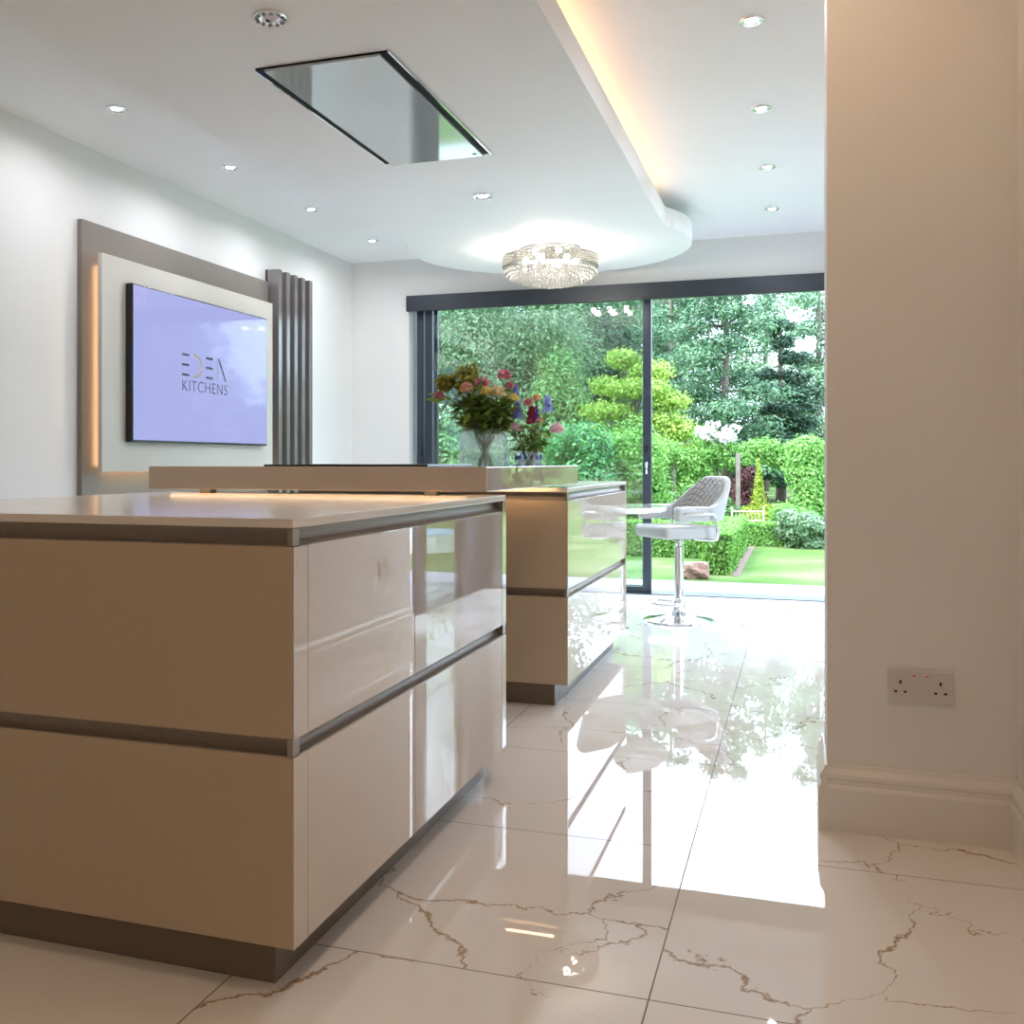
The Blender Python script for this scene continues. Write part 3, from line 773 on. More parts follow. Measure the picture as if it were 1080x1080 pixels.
def W3(v, dx, z, dy=0.0):
    return (v[0]+VR[0]*dx-VR[1]*dy, v[1]+VR[1]*dx+VR[0]*dy, z)
M['stem'] = principled('green flower stem', (0.12, 0.17, 0.03), 0.5, vary=0.2)
M['fl_leaf'] = foliage('dark bouquet leaf', [(0.03, 0.06, 0.008), (0.07, 0.11, 0.015), (0.13, 0.16, 0.025)], 0.3, gain=2.0)
M['fl_leaf2'] = foliage('bright bouquet leaf', [(0.06, 0.16, 0.02), (0.16, 0.30, 0.03)], 0.35, gain=1.0)
M['gold_leaf'] = foliage('yellow green sprig', [(0.10, 0.11, 0.01), (0.28, 0.26, 0.02), (0.38, 0.34, 0.05)], 0.3, gain=1.0)
PET = {n: foliage(n+' petal', [[min(0.9, x*1.3) for x in a], [min(0.9, x*1.25) for x in b]], 0.3, gain=1.0) for n, a, b in (
    ('pink', (0.42, 0.13, 0.15), (0.62, 0.28, 0.28)), ('rose', (0.48, 0.15, 0.20), (0.68, 0.32, 0.34)), ('peach', (0.60, 0.34, 0.20), (0.74, 0.48, 0.34)),
    ('cream', (0.62, 0.47, 0.22), (0.78, 0.62, 0.36)), ('yellow', (0.72, 0.52, 0.12), (0.84, 0.66, 0.26)), ('magenta', (0.22, 0.015, 0.05), (0.36, 0.03, 0.10)),
    ('blue', (0.09, 0.11, 0.42), (0.25, 0.30, 0.66)), ('paleblue', (0.26, 0.33, 0.66), (0.42, 0.48, 0.78)), ('palepink', (0.72, 0.46, 0.50), (0.86, 0.66, 0.68)), ('purple', (0.12, 0.05, 0.28), (0.24, 0.12, 0.44)))}
def bloom(top, r, mat, parent, spiky=False):
    n = 90 if not spiky else 60
    i = np.arange(n); ph = i*2.39996; q = (i+0.5)/n
    th = q*2.3 if not spiky else 0.3+q*1.7
    d = np.stack([np.sin(th)*np.cos(ph), np.sin(th)*np.sin(ph), np.cos(th)], axis=1)
    d2 = np.cross(d, np.cross(np.array([0, 0, 1.0]), d)+1e-6)
    c = np.array(top)+d*r*np.array([1, 1, 0.85])*(0.60+0.2*q[:, None])
    nr = np.array([0, 0, 1.0])*0.7+d*0.6
    V, F = leaves(c, nr, r*(0.85 if not spiky else 1.2), 0.75 if not spiky else 0.28, 0.2, axis=d)
    return mesh_np('bloom', V, F, mat, parent)
def spike(top, r, hgt, mat, parent):
    n = 90
    q = RNG.random(n); a = RNG.random(n)*2*PI
    rad = r*(1-0.7*q)*(0.6+0.4*RNG.random(n))
    d = np.stack([np.cos(a), np.sin(a), 0.2*np.ones(n)], axis=1)
    c = np.stack([top[0]+rad*np.cos(a), top[1]+rad*np.sin(a), top[2]-hgt*0.5+hgt*q], axis=1)
    V, F = leaves(c, d, r*0.75, 0.8, 0.3)
    return mesh_np('flower_spike', V, F, mat, parent)
def flower(name, cat, label, vase, dx, dy, z, kind, r, mat, group=None, foot=None, leafy=4, leafmat=None, leafsize=0.055, hgt=0.06, vr=0.05, rim=0.26):
    top = W3(vase, dx, z, dy)
    m_ = max(0.001, math.hypot(dx, dy)); k = min(1.0, vr/m_)
    rim_p = W3(vase, dx*k*0.95, WT+rim, dy*k*0.95)
    fo = vr*1.15/m_
    ft = W3(vase, -dx*fo, WT+0.02, -dy*fo)
    t = thing(name, label, cat, ft, group=group)
    def bez(u):
        a, b, c = Vector(ft), Vector(rim_p), Vector(top)
        # quadratic through rim
        s = 0.52
        ctrl = (b-(1-s)**2*a-s*s*c)/(2*s*(1-s))
        return (1-u)**2*a+2*u*(1-u)*ctrl+u*u*c
    pts = [bez(i/9) for i in range(10)]
    bm = new_bm(); tube(bm, pts, 0.0026, 6, 0.0018); obj('stem', bm, M['stem'], t, smooth=True)
    if leafy:
        us = RNG.uniform(0.52, 0.97, leafy)
        c = np.array([list(bez(u)) for u in us]); a = RNG.random(leafy)*2*PI
        ax = np.stack([np.cos(a), np.sin(a), 0.9-1.7*RNG.random(leafy)], axis=1); ax /= np.linalg.norm(ax, axis=1, keepdims=True)
        c = c+ax*leafsize*0.55
        nrm = np.tile(np.array([[0, 0, 1.0]]), (leafy, 1))
        V, F = leaves(c, nrm, leafsize, 0.34, 0.35, axis=ax)
        tag(mesh_np('leaf_spray', V, F, leafmat or M['fl_leaf'], t), kind='stuff')
    if kind == 'bloom': bloom(top, r, mat, t)
    elif kind == 'spiky': bloom(top, r, mat, t, True)
    elif kind == 'spike': spike(top, r, hgt, mat, t)
    elif kind == 'sprig':
        P, d = blob_points([(top[0], top[1], top[2]-r*0.3, r, r*0.9, r*0.95)], 320, 0.3)
        V, F = leaves(P, d+np.array([0, 0, 0.5]), 0.036, 0.32, 0.4, axis=d+np.array([0, 0, 0.8])); mesh_np('sprig_head', V, F, mat, t)
    return t
K = 0.0045
def zz(py): return 1.029+(487-py)*K
def dd(px, c): return (px-c)*K
F1 = [
 ('goldenrod_sprig', 'flower', 'smaller yellow-green sprig at the left tip of the large bouquet', 469, 400, 'sprig', 0.044, 'gold', 0.02),
 ('goldenrod_sprig', 'flower', 'bushy yellow-green sprig at the top of the large bouquet', 491, 393, 'sprig', 0.072, 'gold', 0.03),
 ('pink_chrysanthemum', 'flower', 'pink flower standing highest on the right of the large bouquet', 531, 395, 'bloom', 0.034, 'rose', 0.0),
 ('pink_chrysanthemum', 'flower', 'pink flower in the middle of the large bouquet', 507, 404, 'bloom', 0.036, 'rose', -0.05),
 ('pink_chrysanthemum', 'flower', 'dusty pink flower below the bushy yellow-green sprig', 491, 410, 'bloom', 0.034, 'peach', -0.07),
 ('pink_chrysanthemum', 'flower', 'drooping pink flower at the far left of the large bouquet', 462, 417, 'bloom', 0.027, 'pink', -0.02),
 ('pink_chrysanthemum', 'flower', 'dark pink flower just below the highest pink one', 537, 406, 'bloom', 0.023, 'pink', 0.02),
 ('peach_dahlia', 'flower', 'spiky peach flower in the centre of the large bouquet', 522, 415, 'spiky', 0.045, 'cream', -0.06),
 ('yellow_rose', 'flower', 'soft yellow flower left of the spiky peach flower', 510, 413, 'bloom', 0.028, 'yellow', -0.09),
 ('yellow_rose', 'flower', 'yellow flower at the right edge of the large bouquet', 540, 420, 'bloom', 0.027, 'yellow', -0.05),
 ('delphinium', 'flower', 'violet blue spike beside the dark pink flower', 543, 411, 'spike', 0.020, 'blue', 0.05),
]
for nm, cat, lab, px, py, kd, r, mt, dy in F1:
    flower(nm, cat, lab, V1, dd(px, 510), dy, zz(py), kd, r, M['gold_leaf'] if mt == 'gold' else PET[mt], vr=0.062, rim=0.27, leafy=9, leafsize=0.075)
for i in range(16):
    a = 2*PI*i/16+0.3; rr = RNG.uniform(0.03, 0.17)
    flower('greenery_sprig', 'foliage', 'dark green leafy stem in the large bouquet', V1, rr*math.cos(a), rr*math.sin(a)*0.8, 1.40-rr*0.9+RNG.uniform(-0.09, 0.05), 'none', 0, None,
           group='leafy stems in the large bouquet', vr=0.062, rim=0.27, leafy=24, leafsize=0.085)
F2 = [
 ('pink_rose', 'flower', 'pink flower at the upper left of the shorter bunch', 554, 424, 'bloom', 0.024, 'rose', -0.03),
 ('peach_rose', 'flower', 'peach bud at the top of the shorter bunch', 563, 419, 'bloom', 0.022, 'peach', 0.0),
 ('magenta_spike', 'flower', 'dark magenta flower spike in the middle of the shorter bunch', 557, 438, 'spike', 0.028, 'magenta', -0.05),
 ('delphinium', 'flower', 'pale blue spike at the upper right of the shorter bunch', 575, 426, 'spike', 0.028, 'paleblue', 0.0),
 ('delphinium', 'flower', 'blue spike on the left of the shorter bunch, touching the large bouquet', 543, 432, 'spike', 0.026, 'blue', -0.03),
 ('delphinium', 'flower', 'purple spike close beside the dark magenta spike', 562, 437, 'spike', 0.018, 'purple', -0.06),
 ('pale_rose', 'flower', 'pale pink rose at the right edge of the shorter bunch', 584, 452, 'bloom', 0.036, 'palepink', -0.03),
 ('pale_rose', 'flower', 'pale pink rose at the left edge of the shorter bunch', 541, 451, 'bloom', 0.029, 'palepink', -0.06),
 ('peach_rose', 'flower', 'small peach flower below the purple spike', 565, 443, 'bloom', 0.018, 'peach', -0.07),
]
for nm, cat, lab, px, py, kd, r, mt, dy in F2:
    flower(nm, cat, lab, V2, dd(px, 555), dy, zz(py), kd, r, PET[mt], vr=0.035, rim=0.16, leafy=4, leafsize=0.05, leafmat=M['fl_leaf2'] if px > 560 else None, hgt=0.075)
for i in range(8):
    a = 2*PI*i/8; rr = RNG.uniform(0.05, 0.13)
    flower('greenery_sprig', 'foliage', 'mid green leafy stem in the shorter bunch', V2, rr*math.cos(a), rr*math.sin(a)*0.7, 1.27-rr*0.6+RNG.uniform(-0.06, 0.02), 'none', 0, None,
           group='leafy stems in the shorter bunch', vr=0.035, rim=0.16, leafy=14, leafsize=0.06, leafmat=M['fl_leaf2'] if i % 2 else M['fl_leaf'])

# ------------------------------------------------------------------ garden
GZ = -0.06
M['patio'] = principled('pale grey paving', (0.27, 0.27, 0.29), 0.6, vary=0.05, vscale=4)
def grass_mat():
    m, nt, out = _mat('mown lawn')
    p = N(nt, 'ShaderNodeBsdfPrincipled'); p.inputs['Roughness'].default_value = 0.9; p.inputs['Specular IOR Level'].default_value = 0.1
    tc = N(nt, 'ShaderNodeTexCoord')
    n1 = N(nt, 'ShaderNodeTexNoise'); n1.inputs['Scale'].default_value = 0.9; n1.inputs['Detail'].default_value = 4; L(nt, tc, 'Object', n1, 'Vector')
    n2 = N(nt, 'ShaderNodeTexNoise'); n2.inputs['Scale'].default_value = 45; n2.inputs['Detail'].default_value = 3; L(nt, tc, 'Object', n2, 'Vector')
    mx = N(nt, 'ShaderNodeMath', operation='MULTIPLY_ADD'); mx.inputs[1].default_value = 0.35; L(nt, n2, 'Fac', mx, 0); L(nt, n1, 'Fac', mx, 2)
    cr = N(nt, 'ShaderNodeValToRGB'); e = cr.color_ramp.elements
    e[0].position = 0.50; e[0].color = (0.05, 0.115, 0.02, 1); e[1].position = 0.86; e[1].color = (0.15, 0.185, 0.085, 1)
    e2 = e.new(0.68); e2.color = (0.085, 0.15, 0.036, 1)
    L(nt, mx, 'Value', cr, 'Fac'); L(nt, cr, 'Color', p, 'Base Color')
    b = N(nt, 'ShaderNodeBump'); b.inputs['Strength'].default_value = 0.5; b.inputs['Distance'].default_value = 0.02
    L(nt, n2, 'Fac', b, 'Height'); L(nt, b, 'Normal', p, 'Normal')
    L(nt, p, 'BSDF', out, 'Surface'); return m
M['grass'] = grass_mat()
M['soil'] = principled('bare soil', (0.16, 0.11, 0.08), 0.9, vary=0.3, vscale=14, bump=0.4, bscale=30)
struct('lawn', [(-40, 40, -20, 60, GZ-0.2, GZ)], M['grass'], 'mown green lawn beyond the patio', 'lawn')
struct('patio', [(-8, 3.2, YB+0.26, 9.35, GZ, -0.03), (0.76, 3.2, 2.0, YB+0.26, GZ, -0.03)], M['patio'], 'pale grey patio strip outside the doors', 'patio')
M['bark'] = principled('grey brown bark', (0.14, 0.11, 0.09), 0.85, vary=0.3, vscale=8, bump=0.5, bscale=12)
M['timber'] = principled('weathered timber', (0.14, 0.12, 0.095), 0.75, vary=0.2, vscale=12)
LF = {
 'greygreen': foliage('grey green leaf', [(0.10, 0.20, 0.08), (0.19, 0.32, 0.14), (0.30, 0.43, 0.22)], 0.35),
 'mid': foliage('mid green leaf', [(0.07, 0.18, 0.05), (0.14, 0.31, 0.08), (0.24, 0.43, 0.12)], 0.35),
 'dark': foliage('dark conifer needle', [(0.012, 0.05, 0.028), (0.03, 0.09, 0.04), (0.06, 0.14, 0.06)], 0.2),
 'lime': foliage('lime leaf', [(0.16, 0.32, 0.03), (0.29, 0.47, 0.055), (0.46, 0.60, 0.12)], 0.4),
 'bright': foliage('bright green leaf', [(0.10, 0.30, 0.04), (0.20, 0.46, 0.08), (0.36, 0.62, 0.16)], 0.4),
 'emerald': foliage('glossy laurel leaf', [(0.03, 0.17, 0.05), (0.07, 0.30, 0.08), (0.18, 0.50, 0.13)], 0.35, 0.3),
 'cedar': foliage('cedar needle', [(0.045, 0.13, 0.07), (0.11, 0.25, 0.12), (0.21, 0.38, 0.17)], 0.25),
 'pine': foliage('soft pine needle', [(0.11, 0.24, 0.13), (0.22, 0.40, 0.21), (0.36, 0.54, 0.31)], 0.3),
 'box': foliage('box hedge leaf', [(0.08, 0.24, 0.03), (0.17, 0.40, 0.06), (0.30, 0.55, 0.12)], 0.35),
 'gold': foliage('golden conifer leaf', [(0.22, 0.34, 0.02), (0.40, 0.52, 0.04)], 0.3),
 'copper': foliage('copper leaf', [(0.10, 0.035, 0.04), (0.20, 0.07, 0.07)], 0.3),
 'sage': foliage('sage shrub leaf', [(0.10, 0.22, 0.09), (0.20, 0.34, 0.16), (0.31, 0.44, 0.24)], 0.35),
 'white': foliage('white petal', [(0.80, 0.78, 0.74), (0.92, 0.90, 0.88)], 0.3, gain=0.7),
}
def trunk_bm(base, top, r0, r1, branches=()):
    bm = new_bm()
    b, t = Vector(base), Vector(top)
    pts = [b.lerp(t, i/7)+Vector((0.03*math.sin(i*1.9), 0.03*math.cos(i*2.3), 0))*(0 if i in (0,) else 1) for i in range(8)]
    tube(bm, pts, r0, 9, r1)
    for p, q, r in branches:
        p, q = Vector(p), Vector(q)
        tube(bm, [p, p.lerp(q, 0.5)+Vector((0, 0, 0.05*(q-p).length)), q], r, 6, r*0.3)
    return bm
def plant(name, label, cat, base, blobs, n, size, leaf, group=None, trunk=None, aspect=0.55, shell=0.45, droop=0.0, parts='foliage'):
    t = thing(name, label, cat, base, group=group)
    if trunk:
        h_, r_ = trunk
        br = []
        for b in blobs[:10]:
            br.append(((base[0], base[1], base[2]+h_*random.uniform(0.45, 0.85)), (b[0], b[1], b[2]), r_*0.35))
        obj('trunk', trunk_bm(base, (base[0], base[1], base[2]+h_), r_, r_*0.45, br), M['bark'], t, smooth=True)
    n, size = int(n*1.6), size*0.70
    P, d = blob_points(blobs, n, shell)
    keep = P[:, 2] > base[2]+0.01
    P, d = P[keep], d[keep]
    V, F = leaves(P, d+np.array([0, 0, 0.35]), size, aspect, 0.45, droop)
    tag(mesh_np('foliage', V, F, LF[leaf], t), kind='stuff')
    return t
def crown(c, R, n, rel=0.42, seed=0):
    """cluster of overlapping ellipsoids filling an ellipsoid crown"""
    rs = random.Random(seed); out = []
    for i in range(n):
        while True:
            q = [rs.uniform(-1, 1) for _ in range(3)]
            if sum(a*a for a in q) < 1: break
        k = rel*rs.uniform(0.7, 1.25)
        out.append((c[0]+q[0]*R[0]*0.8, c[1]+q[1]*R[1]*0.8, c[2]+q[2]*R[2]*0.8, R[0]*k, R[1]*k, R[2]*k*0.75))
    return out
g = lambda x, y: (x, y, GZ)
# broadleaf trees behind the left pane
plant('broadleaf_tree', 'broad grey-green tree filling the left door pane', 'tree', g(-6.2, 21.4), crown((-6.2, 21.3, 3.4), (2.1, 1.7, 2.7), 40, 0.40, 1), 46000, 0.105, 'greygreen', trunk=(2.2, 0.16))
plant('broadleaf_tree', 'mid green tree between the grey-green tree and the lime tree', 'tree', g(-4.45, 20.2), crown((-4.5, 20.2, 1.75), (1.0, 0.9, 1.5), 22, 0.45, 2), 20000, 0.10, 'mid', trunk=(1.6, 0.10))
plant('conifer', 'dark green conifer behind the lime tree in the left pane', 'tree', g(-5.3, 26.7), crown((-5.3, 26.7, 2.8), (1.5, 1.0, 3.0), 30, 0.38, 3), 16000, 0.17, 'dark', trunk=(3.5, 0.16), aspect=0.3)
plant('acer_tree', 'lime green spreading tree behind the door mullion', 'tree', g(-2.75, 18.2),
      [(-2.75+dx, 18.2+dy, z, rx*0.9, rx*0.8, 0.20) for dx, dy, z, rx in ((-0.2, 0, 2.85, 0.38), (0.25, 0.1, 2.62, 0.52), (-0.5, 0.2, 2.38, 0.40), (0.1, -0.2, 2.30, 0.66), (0.6, 0, 2.08, 0.46), (-0.45, -0.2, 1.92, 0.56), (0.35, 0.1, 1.75, 0.7), (0.8, -0.1, 1.55, 0.44), (-0.55, 0.1, 1.52, 0.5), (0.1, -0.2, 1.35, 0.7), (0.7, 0.1, 1.2, 0.5), (-0.4, 0.1, 1.1, 0.5))],
      13000, 0.085, 'lime', trunk=(2.2, 0.07), shell=0.1)
plant('laurel_bush', 'glossy green laurel bush behind the small crystal vase', 'bush', g(-2.95, 13.9), crown((-3.0, 13.9, 0.85), (0.62, 0.5, 0.85), 20, 0.45, 5), 9000, 0.085, 'emerald')
plant('laurel_bush', 'bright leafy bush right of the laurel, behind the lower left pane', 'bush', g(-2.35, 14.6), crown((-2.35, 14.6, 0.85), (0.62, 0.5, 0.90), 20, 0.45, 6), 9000, 0.085, 'bright')
plant('shrub', 'loose green shrub at the bottom left of the left pane', 'bush', g(-5.2, 15.5), crown((-5.2, 15.5, 0.8), (0.9, 0.6, 1.1), 18, 0.45, 7), 8000, 0.10, 'mid')
plant('shrub', 'pale green shrub in the lower left pane behind the large bouquet', 'bush', g(-4.2, 16.3), crown((-4.2, 16.3, 0.7), (0.8, 0.6, 0.95), 18, 0.45, 8), 8000, 0.10, 'greygreen')
# cedar with flat tiers
def tiered(name, label, base, H, tiers, leaf, n, size, seed, spread=1.0, flat=0.09):
    rs = random.Random(seed)
    t = thing(name, label, 'tree', base)
    bl, br = [], []
    for i in range(tiers):
        q = i/(tiers-1); z = base[2]+H*(0.16+0.82*q)
        R = spread*(1.0-0.62*q)
        for k in range(rs.choice((4, 5, 6))):
            a = rs.uniform(0, 2*PI); r = R*rs.uniform(0.45, 1.0)
            tip = (base[0]+r*math.cos(a), base[1]+r*math.sin(a), z-0.10*r+rs.uniform(-0.12, 0.12))
            br.append(((base[0], base[1], z), tip, 0.035))
            for s in (0.45, 0.75, 1.0):
                bl.append((base[0]+(tip[0]-base[0])*s, base[1]+(tip[1]-base[1])*s, z+(tip[2]-z)*s+0.04, R*0.33, R*0.33, H*flat*0.40))
    obj('trunk', trunk_bm(base, (base[0], base[1], base[2]+H*0.98), 0.15, 0.03, br), M['bark'], t, smooth=True)
    n, size = int(n*1.35), size*0.72
    P, d = blob_points(bl, n, 0.15)
    V, F = leaves(P, d+np.array([0, 0, 0.9]), size, 0.34, 0.5)
    tag(mesh_np('foliage', V, F, LF[leaf], t), kind='stuff')
    return t
tiered('cedar_tree', 'tall dark cedar with flat branches in the open doorway', g(-1.9, 28.9), 7.6, 15, 'cedar', 26000, 0.17, 21, 2.3, 0.10)
tiered('pine_tree', 'pale airy pine at the right edge of the open doorway', g(0.55, 33.5), 9.0, 17, 'pine', 24000, 0.19, 22, 2.3, 0.10)
tiered('pine_tree', 'airy pine between the door mullion and the cedar', g(-4.0, 34.5), 9.0, 16, 'cedar', 20000, 0.19, 23, 2.4, 0.10)
tiered('pine_tree', 'distant pale pine standing behind the cedar', g(-1.2, 40.0), 10.0, 17, 'pine', 14000, 0.24, 24, 2.8, 0.10)
tiered('pine_tree', 'dark low-branched pine left of the airy pine at the right edge', g(-0.5, 30.5), 5.0, 10, 'dark', 15000, 0.18, 25, 1.5, 0.10)
for i, (x, y, R, H, lf, lab) in enumerate(((-12.5, 34.5, 3.6, 8.6, 'mid', 'distant green tree behind the left end of the left pane'), (-8.9, 37.5, 3.0, 10.0, 'greygreen', 'tall distant tree behind the grey-green tree'),
        (-6.2, 41.0, 2.8, 10.5, 'pine', 'hazy distant tree above the lime tree'))):
    plant('background_tree', lab, 'tree', g(x, y), crown((x, y, H*0.52), (R, R*0.8, H*0.5), 32, 0.36, 40+i), 22000, 0.23, lf, trunk=(H*0.55, 0.2))
# climbing hedge on posts, roses
pg = thing('pergola', 'low timber pergola carrying the climbing plants', 'pergola', g(-0.9, 17.4))
for x, y in ((-1.95, 17.2), (-0.93, 17.12), (0.25, 17.9)):
    part_box('post', (x-0.035, x+0.035, y-0.035, y+0.035, GZ, 1.16), M['timber'], pg, bevel=0.004)
bm = new_bm(); extrude_profile(bm, [(-0.03, 0), (0.03, 0), (0.03, 0.06), (-0.03, 0.06)], (-2.3, 17.05, 1.10), (0.5, 18.1, 1.10), (0.35, -0.94, 0))
obj('beam', bm, M['timber'], pg)
plant('climbing_plant', 'bright climbing plant draped over the pergola', 'climber', g(-0.85, 17.55),
      [(-2.2+0.19*i, 17.15+0.066*i, 1.10+0.10*math.sin(i*1.7)+(0.06 if i > 6 else 0), 0.24, 0.22, 0.20+0.05*math.sin(i*2.9)) for i in range(15)]+[(-2.25, 17.2, 0.7, 0.35, 0.2, 0.55), (-1.75, 17.35, 0.55, 0.3, 0.2, 0.5)], 17000, 0.075, 'bright', shell=0.35)
plant('climbing_plant', 'bright green climber hanging in a column at the right of the doorway', 'climber', g(0.12, 16.0), [(0.12+0.05*math.sin(i), 16.0, 0.25+0.16*i, 0.27+0.03*math.sin(i*2.1), 0.24, 0.2) for i in range(7)], 8000, 0.08, 'bright')
plant('leafy_shrub', 'dark glossy shrub right of the hanging climber', 'bush', g(0.42, 16.6), crown((0.42, 16.6, 0.5), (0.3, 0.3, 0.6), 10, 0.5, 51), 4000, 0.08, 'emerald')
rb_ = thing('rose_bush', 'white rose bush flowering above the pergola', 'bush', g(-1.3, 17.6))
bm = trunk_bm(g(-1.3, 17.6), (-1.3, 17.6, 1.3), 0.03, 0.015); obj('stem', bm, M['bark'], rb_)
P, d = blob_points(crown((-1.3, 17.45, 1.28), (0.40, 0.25, 0.32), 10, 0.5, 52), 4200, 0.3); V, F = leaves(P, d, 0.07, 0.6, 0.4); tag(mesh_np('foliage', V, F, LF['bright'], rb_), kind='stuff')
P, d = blob_points(crown((-1.3, 17.33, 1.46), (0.38, 0.18, 0.26), 12, 0.42, 53), 300, 0.5); V, F = leaves(P, d, 0.075, 0.9, 0.3); tag(mesh_np('blossom', V, F, LF['white'], rb_), kind='stuff')
plant('golden_conifer', 'small golden cone-shaped conifer under the pergola', 'conifer', g(-0.60, 16.75), [(-0.60, 16.75, 0.02+0.12*i, 0.17*(1-i/9.5), 0.17*(1-i/9.5), 0.12) for i in range(9)], 4500, 0.05, 'gold')
plant('copper_shrub', 'copper leaved shrub left of the golden conifer', 'bush', g(-0.82, 17.5), crown((-0.82, 17.5, 0.5), (0.32, 0.25, 0.45), 10, 0.5, 54), 3000, 0.06, 'copper')
plant('ground_shrub', 'yellow-green low shrub in front of the golden conifer', 'bush', g(-0.55, 15.9), crown((-0.55, 15.9, 0.2), (0.34, 0.2, 0.26), 10, 0.5, 55), 3000, 0.055, 'gold')
plant('ground_shrub', 'green low shrub beneath the left end of the pergola', 'bush', g(-1.6, 16.2), crown((-1.6, 16.2, 0.3), (0.7, 0.3, 0.42), 16, 0.42, 56), 6000, 0.07, 'mid')
plant('ground_shrub', 'leafy shrub at the foot of the hanging climber', 'bush', g(-0.1, 15.2), crown((-0.1, 15.2, 0.2), (0.35, 0.25, 0.32), 10, 0.5, 58), 3500, 0.06, 'bright')
plant('round_shrub', 'rounded sage green shrub at the right end of the far hedge', 'bush', g(0.05, 13.8), crown((0.05, 13.8, 0.17), (0.33, 0.3, 0.32), 14, 0.5, 57), 6000, 0.075, 'sage')
# clipped box hedges
def hedge(name, label, segs, h, n, size=0.035):
    base = (sum(s[0]+s[1] for s in segs)/2/len(segs), sum(s[2]+s[3] for s in segs)/2/len(segs), GZ)
    t = thing(name, label, 'hedge', base)
    bm = new_bm()
    for x0, x1, y0, y1 in segs: box(bm, x0+0.03, x1-0.03, y0+0.03, y1-0.03, GZ, GZ+h-0.03)
    obj('core', bm, M['hedge_core'], t)
    A = np.array([[(x1-x0)*(y1-y0), (x1-x0)*h, (x1-x0)*h, (y1-y0)*h, (y1-y0)*h] for x0, x1, y0, y1 in segs])
    P, D = [], []
    tot = A.sum()
    for s, (x0, x1, y0, y1) in enumerate(segs):
        for f in range(5):
            k = int(n*A[s, f]/tot); u, v = RNG.random(k), RNG.random(k)
            X, Y, Zc = x0+(x1-x0)*u, y0+(y1-y0)*v, GZ+h*v
            if f == 0: p = np.stack([X, Y, np.full(k, GZ+h)], 1); d = (0, 0, 1)
            if f == 1: p = np.stack([X, np.full(k, y0), Zc], 1); d = (0, -1, 0)
            if f == 2: p = np.stack([X, np.full(k, y1), Zc], 1); d = (0, 1, 0)
            if f == 3: p = np.stack([np.full(k, x0), y0+(y1-y0)*u, Zc], 1); d = (-1, 0, 0)
            if f == 4: p = np.stack([np.full(k, x1), y0+(y1-y0)*u, Zc], 1); d = (1, 0, 0)
            p = p+RNG.normal(0, 0.012, p.shape)-np.array(d)*0.012; P.append(p); D.append(np.tile(np.array([d], float), (k, 1)))
    P, D = np.concatenate(P), np.concatenate(D)
    V, F = leaves(P, D, size, 0.6, 0.4); tag(mesh_np('foliage', V, F, LF['box'], t), kind='stuff')
    return t
M['hedge_core'] = principled('hedge twig core', (0.05, 0.10, 0.02), 0.9, vary=0.3, vscale=20)
hedge('box_hedge', 'clipped low box hedge with an L-shaped turn behind the bar stool', [(-0.88, -0.62, 10.2, 13.4), (-2.6, -0.88, 11.9, 12.2)], 0.40, 22000)
hedge('box_hedge', 'clipped low box hedge at the far end of the lawn', [(-0.8, 0.6, 13.85, 14.2)], 0.29, 9000)
bm = new_bm(); box(bm, -0.62, -0.54, 10.15, 13.8, GZ, GZ+0.006)
tag(obj('soil_edge', bm, M['soil'], origin=(-0.58, 12, GZ)), 'strip of bare soil along the foot of the L-shaped hedge', 'soil')
M['slab_path'] = principled('pinkish paving', (0.50, 0.45, 0.44), 0.8, vary=0.08)
struct('path', [(-4.5, -0.9, 12.3, 13.3, GZ, GZ+0.008)], M['slab_path'], 'pale garden path behind the low hedge', 'path')
hedge('boundary_hedge', 'long dark boundary hedge at the far end of the garden', [(-24.0, 24.0, 46.0, 47.0)], 2.6, 30000, 0.22)
# rough brown stone beside the hedge
M['stone'] = principled('rough reddish stone', (0.26, 0.15, 0.11), 0.85, vary=0.3, vscale=18, bump=0.5, bscale=40)
bm = new_bm(); bmesh.ops.create_icosphere(bm, subdivisions=3, radius=1.0)
for v in bm.verts:
    c = v.co
    w = 1+0.16*math.sin(c.x*4.1+1)*math.cos(c.y*3.3)+0.10*math.sin(c.z*7+c.x*5)
    c.x = max(-0.8, min(0.8, c.x*w))*0.155; c.y = c.y*w*0.11; c.z = max(-0.5, min(0.75, c.z*w))*0.125
tag(link('garden_stone', (lambda me: (bm.to_mesh(me), bm.free(), me)[2])(bpy.data.meshes.new('garden_stone')), M['stone']), 'rough reddish brown stone by the foot of the hedge', 'stone').location = (-0.92, 9.86, GZ+0.06)
# little timber rail
tr = thing('timber_rail', 'small pale timber rail with upright bars beneath the golden conifer', 'garden rail', g(-0.69, 15.1))
M['pale_timber'] = principled('pale timber', (0.32, 0.27, 0.20), 0.7, vary=0.15, vscale=20)
for k, (x, y) in enumerate(((-0.90, 15.03), (-0.48, 15.16))):
    part_box('post', (x-0.014, x+0.014, y-0.014, y+0.014, GZ, 0.40), M['pale_timber'], tr)
for z in (0.20, 0.33):
    bm = new_bm(); tube(bm, [(-0.90, 15.03, z), (-0.48, 15.16, z)], 0.011, 6); obj('rail', bm, M['pale_timber'], tr)
for k in range(1, 8):
    q = k/8; bm = new_bm(); tube(bm, [(-0.90+0.42*q, 15.03+0.13*q, 0.20), (-0.90+0.42*q, 15.03+0.13*q, 0.33)], 0.006, 6); obj('upright_bar', bm, M['pale_timber'], tr)
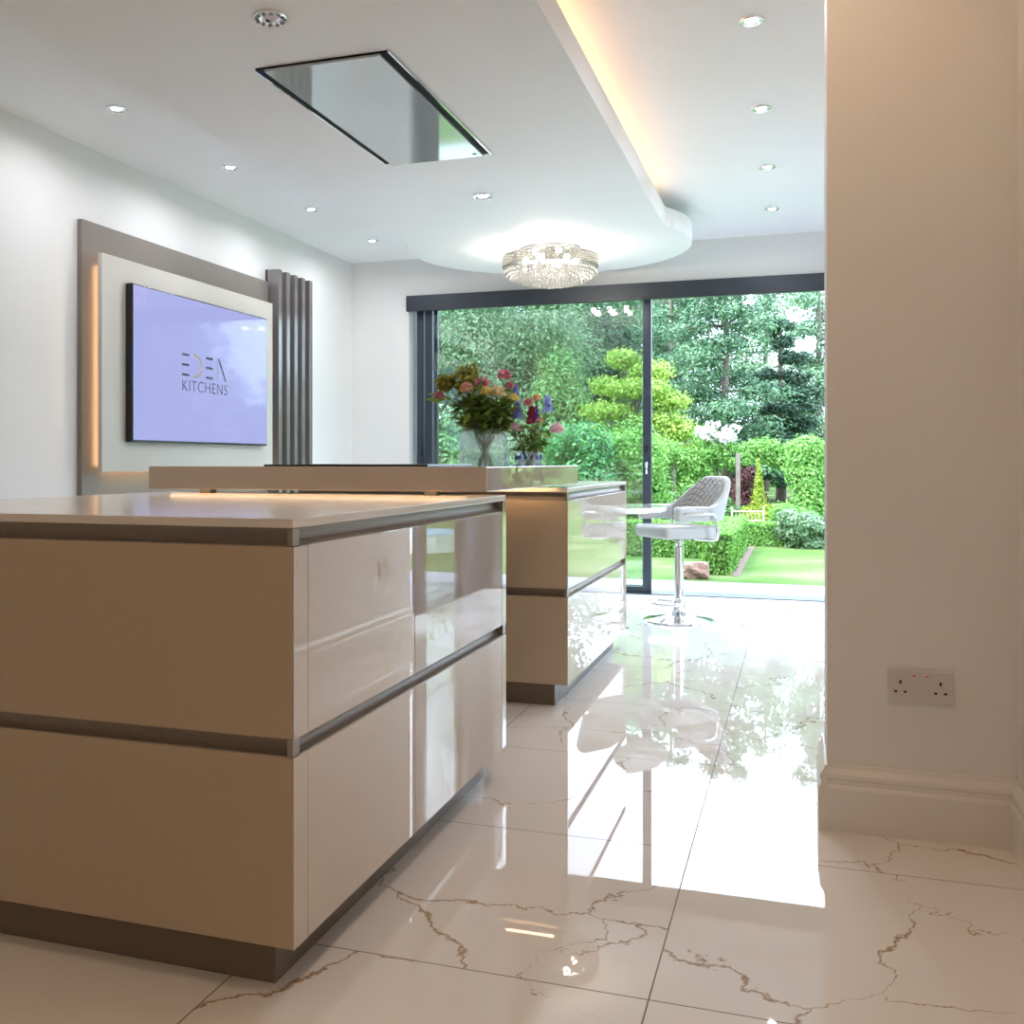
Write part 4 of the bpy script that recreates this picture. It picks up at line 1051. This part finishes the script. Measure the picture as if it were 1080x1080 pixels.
# garden to the right of the house, mirrored in the gloss fronts
hedge('tall_hedge', 'tall clipped hedge along the right side of the garden', [(9.0, 9.8, -2.0, 24.0)], 1.9, 26000, 0.14)
pl = thing('raised_pool', 'small raised garden pool with white rim and blue water', 'pool', g(2.9, 12.2))
bm = new_bm(); lathe(bm, [(0.80, 0), (0.90, 0), (0.90, 0.20), (0.78, 0.20), (0.78, 0.12), (0.80, 0)], 40, g(2.9, 12.2)); obj('rim', bm, M['white_top'], pl)
M['pool_water'] = principled('blue pool water', (0.10, 0.32, 0.55), 0.03, ior=1.33, vary=0.1)
bm = new_bm(); lathe(bm, [(0, 0.15), (0.785, 0.15)], 40, g(2.9, 12.2)); obj('water', bm, M['pool_water'], pl)
for i, (x, y, R, H) in enumerate(((13, 4, 2.6, 6), (14, 10, 3.0, 7), (12.5, 16, 2.8, 6.5), (9, 23, 2.8, 6), (5.0, 27, 2.6, 6), (4.6, 21.5, 1.6, 2.4))):
    plant('side_tree', ('nearest tree beyond the tall side hedge', 'largest tree beyond the tall side hedge', 'third tree beyond the tall side hedge', 'tree at the far end of the tall side hedge', 'tree standing right of the pines', 'bushy green shrub on the right lawn')[i],
          'tree', g(x, y), crown((x, y, H*0.55), (R, R*0.8, H*0.45), 26, 0.42, 70+i), 9000, 0.26, 'mid' if i % 2 else 'greygreen', trunk=(H*0.5, 0.18))

# ------------------------------------------------------------------ light
w = bpy.data.worlds.new('sky'); SC.world = w; w.use_nodes = True
nt = w.node_tree; nt.nodes.clear()
out = nt.nodes.new('ShaderNodeOutputWorld')
bg = nt.nodes.new('ShaderNodeBackground')
tcw = nt.nodes.new('ShaderNodeTexCoord'); nzw = nt.nodes.new('ShaderNodeTexNoise'); nzw.inputs['Scale'].default_value = 2.0; nzw.inputs['Detail'].default_value = 5
nt.links.new(tcw.outputs['Generated'], nzw.inputs['Vector'])
crw = nt.nodes.new('ShaderNodeValToRGB'); crw.color_ramp.elements[0].color = (0.53, 0.70, 1.0, 1); crw.color_ramp.elements[1].color = (0.80, 0.88, 1.0, 1)
crw.color_ramp.elements[0].position = 0.35; crw.color_ramp.elements[1].position = 0.65
nt.links.new(nzw.outputs['Fac'], crw.inputs['Fac']); nt.links.new(crw.outputs['Color'], bg.inputs['Color'])
bg.inputs['Strength'].default_value = 5.6
nt.links.new(bg.outputs['Background'], out.inputs['Surface'])
sl = bpy.data.lights.new('sun', 'SUN'); sl.energy = 2.5; sl.angle = math.radians(12); sl.color = (1.0, 0.96, 0.88)
so = bpy.data.objects.new('sun', sl); COL.objects.link(so)
so.rotation_euler = Vector((0.45, 0.55, -1.0)).to_track_quat('-Z', 'Y').to_euler()

# ------------------------------------------------------------------ camera
cd = bpy.data.cameras.new('camera'); cam = bpy.data.objects.new('camera', cd); COL.objects.link(cam)
cam.location = (0, 0, 1.029); cam.rotation_euler = (PI/2, 0, math.radians(18.95))
cd.sensor_fit = 'HORIZONTAL'; cd.sensor_width = 36.0; cd.lens = 36.0*1087/1080
cd.shift_x = 70/1080; cd.shift_y = -53/1080
cd.clip_start = 0.02; cd.clip_end = 300
SC.camera = cam
vs = SC.view_settings
vs.view_transform = 'Standard'; vs.look = 'None'; vs.gamma = 1.0; vs.use_curve_mapping = False
vs.exposure = 0.95
cy = SC.cycles
cy.max_bounces = 12; cy.diffuse_bounces = 5; cy.glossy_bounces = 6; cy.transmission_bounces = 8; cy.transparent_max_bounces = 24
cy.sample_clamp_indirect = 6.0; cy.caustics_reflective = False; cy.caustics_refractive = False
cy.use_denoising = True
